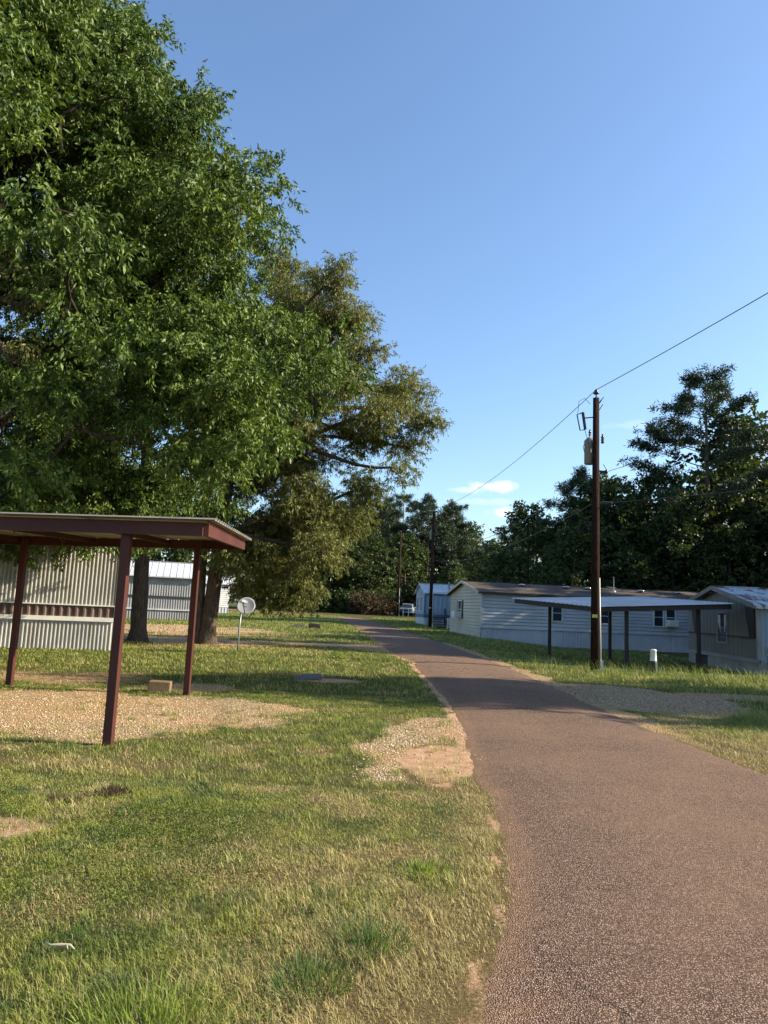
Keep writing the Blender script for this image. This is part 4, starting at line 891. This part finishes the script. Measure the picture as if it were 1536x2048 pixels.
make_tree('oak_tree', 'darker oak with a single stout trunk left of the twin trunked one', (-8.5, 25.5, 0),
          [(-10.5, 25, 8.2, 3.5, 3.2, 3.2), (-9, 26, 11.5, 3.0, 3.0, 2.5), (-12.5, 24.5, 5.6, 2.6, 2.5, 1.6), (-8.8, 24.6, 5.0, 2.0, 2.0, 1.1), (-11, 23.5, 4.6, 2.2, 2.0, 0.9)],
          M['leaf_wood'], M['bark'], [flare(0, 0.27, 9.5, (-0.4, 0))], 8.0, 0.8, 18, 14, 0.17, 0.05, 0.6, 0.45, 'trees standing in the left lawn')
make_tree('oak_tree', 'tawny leaved tree poking in at the left edge in front of the big green tree', (-9.6, 10.6, 0),
          [(-6.05, 11.2, 6.9, 0.62, 0.7, 0.42), (-6.0, 11.1, 6.2, 0.45, 0.6, 0.35), (-6.2, 11.2, 5.3, 0.4, 0.6, 0.3), (-8, 11, 6.6, 1.5, 1.4, 1.1), (-10, 10.6, 8.6, 1.6, 1.6, 1.6)],
          M['leaf_oak'], M['bark'], [flare(0, 0.16, 7.5, (0.2, 0.1))], 10, 0.34, 15, 14, 0.10, 0.024, 0.8, 0.25)

# --- woodland prototypes
def broadleaf_proto(H, spread, seed, nclump=70, low=0.12):
    global rng
    keep = rng; rng = np.random.default_rng(seed)
    cl = []; ra = []
    while len(cl) < nclump:
        t = low+(1-low)*rng.random(); r = spread*math.sin(math.pi*min(1, (t-low)/(1-low)*0.86+0.14))**0.7
        a = rng.random()*6.283; q = 0.45+0.55*rng.random()**0.5
        cl.append((r*q*math.cos(a)*(0.8+0.4*rng.random()), r*q*math.sin(a), H*t*0.95)); ra.append(spread*(0.20+0.16*rng.random()))
    cl = np.array(cl); ra = np.array(ra)
    V, F = crown_leaves(cl, ra, 15, 9, 0.34, 0.20, 0.4, 0.6, 0.7)
    crown = mesh_np('broadleaf_crown', V, F); mb = MB()
    mb.tube([(0, 0, -0.5), (0.1, 0, H*0.3), (0.05, 0.1, H*0.62), (0, 0, H*0.9)], [0.28, 0.22, 0.14, 0.04], 9)
    ax = np.array([(0.05, 0.05, z) for z in np.linspace(H*0.15, H*0.85, 12)])
    for c0 in cl:
        j = np.abs(ax[:, 2]-(c0[2]-0.25*np.hypot(c0[0], c0[1]))).argmin(); limb(ax[j], c0, 0.06, 0.015, mb, 0.06, 4, 4)
    me = bpy.data.meshes.new('broadleaf_trunk'); me.from_pydata(mb.v, [], mb.f); me.update()
    rng = keep
    return crown, me
def pine_proto(H, seed, bare=0.38, spread=4.4, nb=46, round_top=False):
    global rng
    keep = rng; rng = np.random.default_rng(seed); mb = MB()
    bend = rng.normal(size=2)*0.35
    tz = np.linspace(0, 1, 10); pts = [(bend[0]*math.sin(t*2.2), bend[1]*math.sin(t*1.9), -0.5+(H+0.3)*t) for t in tz]
    mb.tube(pts, list(np.interp(tz, [0, 0.5, 1], [0.30, 0.22, 0.03])), 9)
    C = []; D = []
    for k in range(nb):
        t = bare+(1-bare)*((k+rng.random())/nb); z = H*t
        u = (t-bare)/(1-bare)
        L = (spread*(1-u)**0.75*(0.5+0.7*rng.random())+1.1+0.9*rng.random()*(u < 0.95)) if not round_top else spread*math.sin(math.pi*(0.22+0.74*u))**0.6*(1-u**2.2*0.82)*(0.55+0.6*rng.random())
        a = k*2.4+rng.normal()*0.5; el = -0.05+0.55*u+rng.normal()*0.12
        x0, y0 = np.interp(t, tz, [p[0] for p in pts]), np.interp(t, tz, [p[1] for p in pts])
        e_ = np.array([x0+math.cos(a)*L*math.cos(el), y0+math.sin(a)*L*math.cos(el), z+L*math.sin(el)])
        nd_ = limb((x0, y0, z), e_, 0.06*(1-u)+0.02, 0.015, mb, 0.05, 7, 4, -0.05)
        nt_ = int(6+L*5.5)
        for q in range(nt_):
            s = 0.35+0.65*rng.random()**0.7; i = min(5, int(s*6)); p = nd_[i]*(1-(s*6-i))+nd_[i+1]*(s*6-i)
            off = rng.normal(size=3)*np.array([0.48, 0.48, 0.21])*(0.25+0.2*L/spread+0.12)*1.5; off[2] = off[2]*0.7+0.16
            C.append(p+off); D.append(unit(((e_-np.array([x0, y0, z]))/L+np.array([0, 0, 0.5])+rng.normal(size=3)*0.5)[None])[0])
    C = np.array(C); D = np.array(D); per = 30
    j = np.repeat(np.arange(len(C)), per)
    base = C[j]+rng.normal(size=(len(j), 3))*0.16
    dv = unit(D[j]*0.5+rng.normal(size=(len(j), 3))*0.8)
    V, F = leaves(base, dv, 0.38*(0.6+0.7*rng.random(len(j))), 0.075, 0.1)
    crown = mesh_np('pine_crown', V, F)
    me = bpy.data.meshes.new('pine_trunk'); me.from_pydata(mb.v, [], mb.f); me.update()
    rng = keep
    return crown, me
BL = [broadleaf_proto(13, 4.0, 21, 80), broadleaf_proto(11, 3.6, 22, 70), broadleaf_proto(15, 4.4, 23, 90)]
PN = [pine_proto(22, 31, 0.35, 6.2, 47), pine_proto(19, 32, 0.50, 4.8, 36, True), pine_proto(18, 33, 0.22, 3.4, 54)]
def plant(kind, idx, x_, y_, sc, rot, label, group, sz=None):
    proto = (BL if kind == 'b' else PN)[idx]
    e = empty('broadleaf_tree' if kind == 'b' else 'pine_tree', G(x_, y_), rot, label, 'tree', group); e.scale = (sc, sc, sz or sc)
    link('crown', proto[0], M['leaf_wood'] if kind == 'b' else M['needle'], e) if not proto[0].users or True else None
    link('trunk', proto[1], M['bark'] if kind == 'b' else M['pinebark'], e)
    return e
# landmark trees
plant('p', 0, 28.3, 61.0, 1.14, 0.6, 'tallest pine with layered open branches, right of the nearest pole', 'pines in the wood', 1.05)
plant('p', 1, 17.6, 62.0, 0.77, 2.0, 'round topped pine just left of the nearest pole', 'pines in the wood')
plant('p', 2, 0.2, 112, 0.98, 0.3, 'pointed dark pine above the farthest pole', 'pines in the wood')
plant('p', 2, -2.5, 118, 1.02, 1.7, 'dark pine half hidden by the oak crown', 'pines in the wood')
plant('p', 1, 7.2, 113, 1.0, 0.9, 'broad dark pine right behind the second pole', 'pines in the wood')
plant('p', 2, 11.5, 116, 1.0, 2.9, 'pine to the right of the second pole with a ragged slope', 'pines in the wood')
plant('p', 1, 22.0, 118, 0.86, 4.0, 'small rounded pine in the low gap of the tree line', 'pines in the wood')
plant('b', 0, 32.0, 63, 1.62, 0.0, 'yellow green broadleaf tree leaning on the tallest pine', 'broadleaf trees in the wood')
plant('b', 1, 19.0, 60.5, 1.2, 1.0, 'broadleaf tree below the round topped pine', 'broadleaf trees in the wood')
plant('b', 2, 23.5, 62.0, 1.0, 2.2, 'broadleaf tree filling the gap between the two pines', 'broadleaf trees in the wood')
plant('b', 1, 3.6, 108, 1.1, 1.4, 'light green tree left of the second pole', 'broadleaf trees in the wood')
plant('b', 0, 17.0, 108, 0.92, 0.3, 'pale lit tree in the low gap of the tree line', 'broadleaf trees in the wood')
# the rest of the wood
r2 = np.random.default_rng(99)
wood = []
for k in range(9): wood.append(('b', 14+k*3.9+r2.normal()*0.7, 70+r2.normal()*2.5, 0.88+0.12*r2.random()+0.05*k))
for k in range(7): wood.append(('b', 15.5+k*4.0, 56+k*0.2+r2.normal()*1.0, 0.58+0.16*r2.random()+0.05*k))
for k in range(5): wood.append(('p', 33+k*4.5, 74+r2.normal()*3, 0.72+0.15*r2.random()))
for k in range(9): wood.append(('b', -14+k*5.2+r2.normal()*1.0, 126+r2.normal()*3, 1.15+0.2*r2.random()))
for k in range(7): wood.append(('p', -16+k*3.2+r2.normal()*0.8, 122+r2.normal()*3, 0.85+0.2*r2.random()))
for k in range(6): wood.append(('b', -16+k*2.9, 106+r2.normal()*2, 0.72+0.25*r2.random()))
for k in range(5): wood.append(('b', 9.5+k*4.0, 100+r2.normal()*3, 0.62+0.15*r2.random()))
for k in range(5): wood.append(('b', -40+k*5.5, 95+r2.normal()*4, 1.0+0.2*r2.random()))
for k, (kd, x_, y_, sc) in enumerate(wood):
    if y_ > 90:
        lab = 'dark pine massed in the far tree line at the end of the road' if kd == 'p' else 'leafy tree massed in the far tree line at the end of the road'; g_ = 'trees of the far tree line'
    else:
        lab = 'dark pine massed in the wood behind the right hand homes' if kd == 'p' else 'dark leafy tree massed in the wood behind the right hand homes'; g_ = 'trees of the wood behind the homes'
    plant(kd, k % 3, x_, y_, sc, r2.random()*6.28, lab, g_ + (' pines' if kd == 'p' else ' leafy'))
# trees just outside the right of the photo, which throw the long shadows
for k, (kd, i, x_, y_, sc, sz) in enumerate((('b', 0, 22.5, 13.9, 0.70, 1.10), ('b', 1, 29.5, 14.5, 0.88, 1.65), ('p', 1, 33.0, 14.2, 0.72, 1.0), ('b', 2, 23.5, 27.4, 0.84, 0.95), ('b', 1, 30, 27.0, 1.0, 1.5), ('b', 0, 25, 30.5, 1.0, 1.0), ('p', 0, 27, 29, 0.85, 0.85), ('b', 0, 27.5, 33, 1.05, 1.1), ('b', 2, 31.5, 38.5, 1.0, 1.0), ('p', 2, 34.5, 36, 1.05, 1.05), ('b', 0, 36, 44, 1.05, 1.05), ('p', 0, 38, 47, 0.9, 0.9), ('b', 1, 36, 31, 1.2, 1.5), ('b', 2, 40, 52, 0.95, 0.95), ('b', 1, 24.2, 35.4, 0.85, 1.3), ('b', 2, 29, 41.5, 0.9, 1.15), ('b', 0, 33, 35, 1.1, 1.5), ('b', 1, 34, 40, 1.1, 1.6))):
    plant(kd, i, x_, y_, sc, k*1.3, 'tree standing beyond the right edge whose shadow crosses the road', 'trees beyond the right edge', sz)

# undergrowth at the foot of the wood: one mass nobody could count
rngu = np.random.default_rng(5)
P = []
for k in range(160):
    x_ = 11+36*rngu.random(); P.append((x_, 52.5+4*rngu.random()+(x_ > 20)*0.0, 1.0+1.9*rngu.random()))
for k in range(150): P.append((-16+44*rngu.random(), 98+6*rngu.random(), 1.4+2.2*rngu.random()))
P = [p for p in P if not (p[1] > 90 and 1.5 < p[0] < 7.5 and p[1] < 109) and not (p[1] < 90 and (p[0]-6)*0.14+43+8.5 > p[1] and p[0] < 24)]
P = np.array(P); cl = np.c_[P[:, 0], P[:, 1], gz(P[:, 0], P[:, 1])+P[:, 2]*0.55]
V, F = crown_leaves(cl, P[:, 2]*0.62, 22, 9, 0.34, 0.19, 0.3, 0.5, 0.8)
tag(link('undergrowth', mesh_np('undergrowth', V, F), M['leaf_wood']), 'dark tangled undergrowth at the foot of the wood', 'undergrowth', kind='stuff')

def shrub(x_, y_, r, h, m_, label, seed):
    global rng
    keep = rng; rng = np.random.default_rng(seed)
    e = empty('shrub', G(x_, y_), 0, label, 'shrub')
    d = sphere_pts(46); d[:, 2] = np.abs(d[:, 2]); cl = d*np.array([r, r*0.8, h])*0.8*(0.5+0.5*rng.random((46, 1)))
    V, F = crown_leaves(cl, np.full(46, r*0.28), 18, 9, 0.26, 0.12, 0.3, 0.4, 0.9); link('foliage', mesh_np('shrub_foliage', V, F), m_, e)
    mb = MB()
    for c0 in cl[::2]: limb((0, 0, -0.1), c0, 0.05, 0.015, mb, 0.06, 5, 5)
    mb.build('stem', M['bark'], e); rng = keep
shrub(-1.9, 96, 3.0, 3.7, M['leaf_red'], 'russet tinged shrub at the bend of the road', 41)
shrub(0.4, 97.5, 2.2, 3.4, M['leaf_red'], 'russet shrub just left of the farthest pole', 42)
shrub(-4.4, 99, 2.0, 3.4, M['leaf_wood'], 'green shrub left of the russet ones at the bend', 43)
shrub(3.6, 110.5, 2.0, 4.0, M['leaf_wood'], 'green shrub behind the parked pickup', 44)

# ------------------------------------------------------------------ grass, clover, stones
def grass(name, label, n_try, xr, yr, dens, hgt, wid, mat, seed, keepf, tuft=0):
    r = np.random.default_rng(seed)
    X = xr[0]+(xr[1]-xr[0])*r.random(n_try); Y = yr[0]+(yr[1]-yr[0])*r.random(n_try)**(1.5 if tuft else 1)
    if tuft:                                   # clumps: many blades from one crown
        sz_ = 0.02+0.05*r.random(n_try); X = np.repeat(X, tuft); Y = np.repeat(Y, tuft); sz_ = np.repeat(sz_, tuft)
        X = X+r.normal(size=len(X))*sz_; Y = Y+r.normal(size=len(Y))*sz_
    k = (X > -0.60*Y-1.2) & (X < 0.62*Y+4.0); X, Y = X[k], Y[k]
    k = r.random(len(X)) < keepf(X, Y, r); X, Y = X[k], Y[k]; n = len(X)
    tall = hgt(X, Y)*(0.5+0.9*r.random(n)); Wd = wid(X, Y)*(0.7+0.6*r.random(n))
    a = r.random(n)*6.283; lean = (0.25+1.1*r.random(n))*tall
    z = gz(X, Y)-0.004
    dx, dy = np.cos(a), np.sin(a); sx, sy = -dy*Wd/2, dx*Wd/2
    z += (vnoise(X, Y, 0.35, 3)-0.5)*0.05
    b0 = np.c_[X-sx, Y-sy, z]; b1 = np.c_[X+sx, Y+sy, z]
    mx = np.c_[X+dx*lean*0.35, Y+dy*lean*0.35, z+tall*0.62]; sv = np.c_[sx, sy, 0*sx]*0.7
    tip = np.c_[X+dx*lean, Y+dy*lean, z+tall*0.92]
    V = np.stack([b0, b1, mx+sv, mx-sv, tip], 1).reshape(-1, 3); q = np.arange(n)*5
    F = np.concatenate([np.stack([q, q+1, q+2], 1), np.stack([q, q+2, q+3], 1), np.stack([q+3, q+2, q+4], 1)])
    me = mesh_np(name, V, F)
    at_ = me.attributes.new('dry', 'FLOAT', 'POINT'); g_, s2, d_ = masks(X, Y); d_ = np.clip(np.maximum(d_, 0.6*np.maximum(g_, s2)), 0, 1)
    lush = sst(0.55, 0.7, vnoise(X+50, Y+20, 0.8, 3)); d_ = d_*(1-0.5*lush)
    at_.data.foreach_set('value', np.repeat(d_.astype(np.float32), 5))
    return tag(link(name, me, mat), label, 'grass', kind='stuff')
def grass_mat():
    mt, nt, b = new_mat('grass_blade'); g = nt.nodes.new('ShaderNodeNewGeometry'); p = pos(nt)
    a = nt.nodes.new('ShaderNodeAttribute'); a.attribute_name = 'dry'
    rnd = g.outputs['Random Per Island']
    q = N(nt, 'ShaderNodeMath', operation='MULTIPLY_ADD'); nt.links.new(rnd, q.inputs[0]); q.inputs[1].default_value = 0.75; nt.links.new(a.outputs['Fac'], q.inputs[2])
    gn = mixc(nt, mrange(nt, noise(nt, p, 2.6, 4), 0.36, 0.62), (0.080, 0.145, 0.030), (0.255, 0.300, 0.052)); dn = mixc(nt, rnd, (0.33, 0.27, 0.105), (0.58, 0.49, 0.23))
    c = mixc(nt, mrange(nt, q.outputs[0], 0.52, 1.15), gn, dn)
    nt.links.new(c, b.inputs['Base Color']); b.inputs['Roughness'].default_value = 0.6; b.inputs['Specular IOR Level'].default_value = 0.25
    tr = nt.nodes.new('ShaderNodeBsdfTranslucent'); nt.links.new(c, tr.inputs[0]); ms = nt.nodes.new('ShaderNodeMixShader'); ms.inputs[0].default_value = 0.35
    nt.links.new(b.outputs[0], ms.inputs[1]); nt.links.new(tr.outputs[0], ms.inputs[2]); nt.links.new(ms.outputs[0], nt.nodes['Material Output'].inputs[0])
    return mt
GM = grass_mat()
def kp(X, Y, r):
    g_, s2, d_ = masks(X, Y); rd = road_in(X, Y)
    bare = np.maximum(g_*1.05, s2*0.95); patch = 0.25+0.95*vnoise(X, Y, 5.0, 4)
    patch = patch*(1-ell(X, Y, -2.09, 6.02, 0.13, 0.13))*(1-ell(X, Y, -2.38, 5.75, 0.13, 0.13))
    return np.where(rd > 0.13*r.random(len(X))**3-0.01, 0, np.clip(1-bare*1.25, 0.03, 1)*patch*(1-0.25*d_))
hN = lambda X, Y: 0.020+0.018*sst(0.5, 0.75, vnoise(X+9, Y, 2.3, 3))+0.036*np.maximum(ell(X, Y, -0.75, 2.95, 0.55, 0.5, 0, 0.6, 0.6, 2), 0.8*ell(X, Y, 0.0, 3.5, 0.35, 0.4, 0, 0.6, 0.6, 2))
grass('grass', 'short patchy grass of the near lawn, part green part dried', 560000, (-4.4, 2.2), (2.3, 6.5), None, hN, lambda X, Y: 0.0022+0.00025*Y, GM, 11, kp)
grass('grass', 'sunlit grass of the lawn between the gravel pad and the road', 380000, (-8, 8), (6.5, 13), None, lambda X, Y: 0.028+0.022*sst(0.5, 0.75, vnoise(X+9, Y, 2.3, 3))+0.07*sst(4.5, 6.5, X), lambda X, Y: 0.004+0.0004*(Y-6), GM, 12, kp)
grass('grass', 'shaded grass of the middle lawn either side of the road', 230000, (-14, 15), (13, 30), None, lambda X, Y: 0.045+0.03*vnoise(X, Y, 1.0, 2)+0.035*sst(5, 6.5, X)*(1-sst(22, 25, Y)), lambda X, Y: 0.010+0.0008*(Y-13), GM, 13, kp)
grass('grass', 'sunlit and shaded grass of the far lawns down the road', 260000, (-30, 16), (30, 80), None, lambda X, Y: 0.07+0.04*vnoise(X, Y, 0.5, 2), lambda X, Y: 0.022+0.0012*(Y-30), GM, 15, kp)
grass('tufts', 'coarse tufts standing out of the near lawn', 420, (-4.4, 2.0), (2.4, 11), None, lambda X, Y: 0.036+0.04*vnoise(X, Y, 1.5, 2), lambda X, Y: 0.0026+0.0003*Y, GM, 16, lambda X, Y, r: np.where(road_in(X, Y) > -0.08, 0, 0.9), 46)
grass('grass', 'sunlit grass of the near right verge', 70000, (4.0, 9.5), (1.5, 6.5), None, lambda X, Y: 0.04+0.02*vnoise(X, Y, 2, 2), lambda X, Y: 0.005+0*X, GM, 18, kp)
# taller weeds round the pole foot
def kpw(X, Y, r): return np.where(road_in(X, Y) > -0.4, 0, ell(X, Y, 9.0, 21.2, 4.6, 1.1, 0.05, 0.5, 0.4))
grass('weeds', 'tall seeding weeds round the foot of the nearest pole', 1800, (4.5, 14), (19.5, 23), None, lambda X, Y: 0.22+0.20*vnoise(X, Y, 2, 2), lambda X, Y: 0.012+0*X, GM, 14, kpw)

def clover():
    r = np.random.default_rng(17); n = 170000
    X = -4.2+6*r.random(n); Y = 2.3+4.5*r.random(n)
    pt = vnoise(X+3, Y+3, 1.0, 3); pt = pt+0.22*ell(X, Y, -2.0, 4.5, 1.8, 1.4, 0, 0.7, 0.5)+0.42*(r.random(n)-0.5); k = (pt > 0.72) & (X > -0.6*Y-0.4) & (road_in(X, Y) < -0.35); X, Y = X[k], Y[k]; n = len(X)
    g_, s2, d_ = masks(X, Y); k = np.maximum(g_, s2)+0.5*d_ < 0.5; X, Y = X[k], Y[k]; n = len(X)
    c = np.c_[X, Y, gz(X, Y)+0.012+0.03*r.random(n)+(vnoise(X, Y, 0.35, 3)-0.5)*0.05]
    d = r.normal(size=(n, 3)); d[:, 2] = 0.15+0.3*np.abs(d[:, 2]); d = unit(d)
    V, F = leaves(c, d, 0.015*(0.6+0.9*r.random(n)), 0.010, 0.1)
    tag(link('clover', mesh_np('clover', V, F), M['leaf_clover']), 'low dark clover patches in the near lawn', 'clover', kind='stuff')
M['leaf_clover'] = leafmat('clover_leaf', ((0.0, (0.070, 0.110, 0.018)), (0.6, (0.105, 0.150, 0.026)), (1.0, (0.17, 0.21, 0.045))), 0.3, 0.6, 0.2, 1.0)
clover()

def stones(name, label, n, xr, yr, size, seed, keepf, mat):
    r = np.random.default_rng(seed); X = xr[0]+(xr[1]-xr[0])*r.random(n); Y = yr[0]+(yr[1]-yr[0])*r.random(n)
    k = (r.random(n) < keepf(X, Y)) & (X > -0.6*Y-0.4); X, Y = X[k], Y[k]; n = len(X)
    base = np.array([(1, 0, 0), (-1, 0, 0), (0, 1, 0), (0, -1, 0), (0, 0, 1), (0, 0, -1)], float)
    fc = np.array([(0, 2, 4), (2, 1, 4), (1, 3, 4), (3, 0, 4), (2, 0, 5), (1, 2, 5), (3, 1, 5), (0, 3, 5)])
    sc = size*(0.5+1.0*r.random((n, 1, 1))**2)*np.array([1, 0.8, 0.6])*(0.75+0.5*r.random((n, 6, 3)))
    v = base[None]*sc; a = r.random(n)*6.283; ca, sa2 = np.cos(a)[:, None], np.sin(a)[:, None]
    vx = v[:, :, 0]*ca-v[:, :, 1]*sa2+X[:, None]; vy = v[:, :, 0]*sa2+v[:, :, 1]*ca+Y[:, None]
    vz = v[:, :, 2]+(gz(X, Y)+(vnoise(X, Y, 0.35, 3)-0.5)*0.05)[:, None]+size*0.15
    V = np.stack([vx, vy, vz], -1).reshape(-1, 3); F = (fc[None]+(np.arange(n)*6)[:, None, None]).reshape(-1, 3)
    tag(link(name, mesh_np(name, V, F), mat), label, 'gravel', kind='stuff')
mt, nt, b = new_mat('gravel_stone'); g = nt.nodes.new('ShaderNodeNewGeometry')
nt.links.new(ramp(nt, g.outputs['Random Per Island'], ((0, (0.23, 0.155, 0.08)), (0.5, (0.41, 0.31, 0.175)), (1, (0.62, 0.52, 0.36)))), b.inputs['Base Color']); b.inputs['Roughness'].default_value = 0.9; M['stone'] = mt
stones('gravel', 'pale tan gravel of the parking pad under the red carport', 42000, (-7.5, 0.5), (7, 14), 0.0115, 71, lambda X, Y: masks(X, Y)[0]**1.5*0.9, M['stone'])
stones('gravel', 'loose pale stones spilled along the left road edge', 9000, (-0.4, 1.8), (6.3, 11.5), 0.013, 72, lambda X, Y: np.where(road_in(X, Y) > 0.25, 0, masks(X, Y)[0]**1.5*0.9), M['stone'])
mt2, nt, b = new_mat('grey_gravel_stone'); g = nt.nodes.new('ShaderNodeNewGeometry')
nt.links.new(ramp(nt, g.outputs['Random Per Island'], ((0, (0.14, 0.115, 0.09)), (0.5, (0.26, 0.22, 0.17)), (1, (0.46, 0.40, 0.32)))), b.inputs['Base Color']); b.inputs['Roughness'].default_value = 0.9
stones('gravel', 'grey gravel of the drive on the right of the road', 14000, (3.7, 12), (11.5, 18), 0.018, 73, lambda X, Y: np.where(road_in(X, Y) > 0.1, 0, masks(X, Y)[0]**1.3*0.8), mt2)

stones('gravel', 'crumbled bits of asphalt and grit along the left road edge', 16000, (-0.3, 1.6), (2.2, 14), 0.006, 74, lambda X, Y: 0.75*np.exp(-(np.abs(road_in(X, Y)+0.03)/0.09)**1.2)*vnoise(X, Y, 2.5, 3), mt2)

# separate clumps in the near lawn
def clump(x_, y_, n, rad, h, mat, label, seed):
    r = np.random.default_rng(seed); a = r.random(n)*6.283; q = rad*r.random(n)**0.7
    c = np.c_[q*np.cos(a), q*np.sin(a), 0*a-0.004]; d = np.c_[np.cos(a)*0.7*q/rad, np.sin(a)*0.7*q/rad, 0.55+0.4*r.random(n)]+r.normal(size=(n, 3))*0.22
    V, F = leaves(c, unit(d), h*(0.5+0.7*r.random(n)), 0.0045, 0.1)
    o = link('grass_clump', mesh_np('grass_clump', V, F), mat); o.location = (x_, y_, 0.0); tag(o, label, 'grass clump')
M['clump_green'] = leafmat('clump_blade', ((0.0, (0.06, 0.115, 0.035)), (0.6, (0.10, 0.165, 0.05)), (1.0, (0.2, 0.24, 0.08))), 0.3, 0.55, 0.3, 3.0)
M['clump_bright'] = leafmat('bright_clump_blade', ((0.0, (0.13, 0.21, 0.03)), (0.6, (0.20, 0.28, 0.045)), (1.0, (0.32, 0.36, 0.09))), 0.35, 0.55, 0.3, 3.0)
M['clump_dead'] = leafmat('dead_clump_blade', ((0.0, (0.035, 0.025, 0.018)), (0.6, (0.07, 0.05, 0.032)), (1.0, (0.16, 0.12, 0.07))), 0.1, 0.8, 0.1, 3.0)
clump(0.02, 3.62, 620, 0.19, 0.105, M['clump_green'], 'dark bluish green grass clump in the dry turf near the road', 81)
clump(-0.22, 3.28, 480, 0.17, 0.09, M['clump_green'], 'smaller bluish green clump left of the largest one', 82)
clump(-0.78, 2.92, 900, 0.26, 0.10, M['clump_bright'], 'bright lime green clump at the bottom edge of the photo', 83)
clump(-2.09, 6.02, 380, 0.13, 0.07, M['clump_dead'], 'dark dead clump in front of the nearest carport post', 84)
clump(-2.38, 5.75, 320, 0.12, 0.06, M['clump_dead'], 'dark dead clump left of the other dead one, nearer the viewer', 85)
clump(0.35, 4.6, 260, 0.15, 0.07, M['clump_bright'], 'bright green clump beside the left road edge', 86)
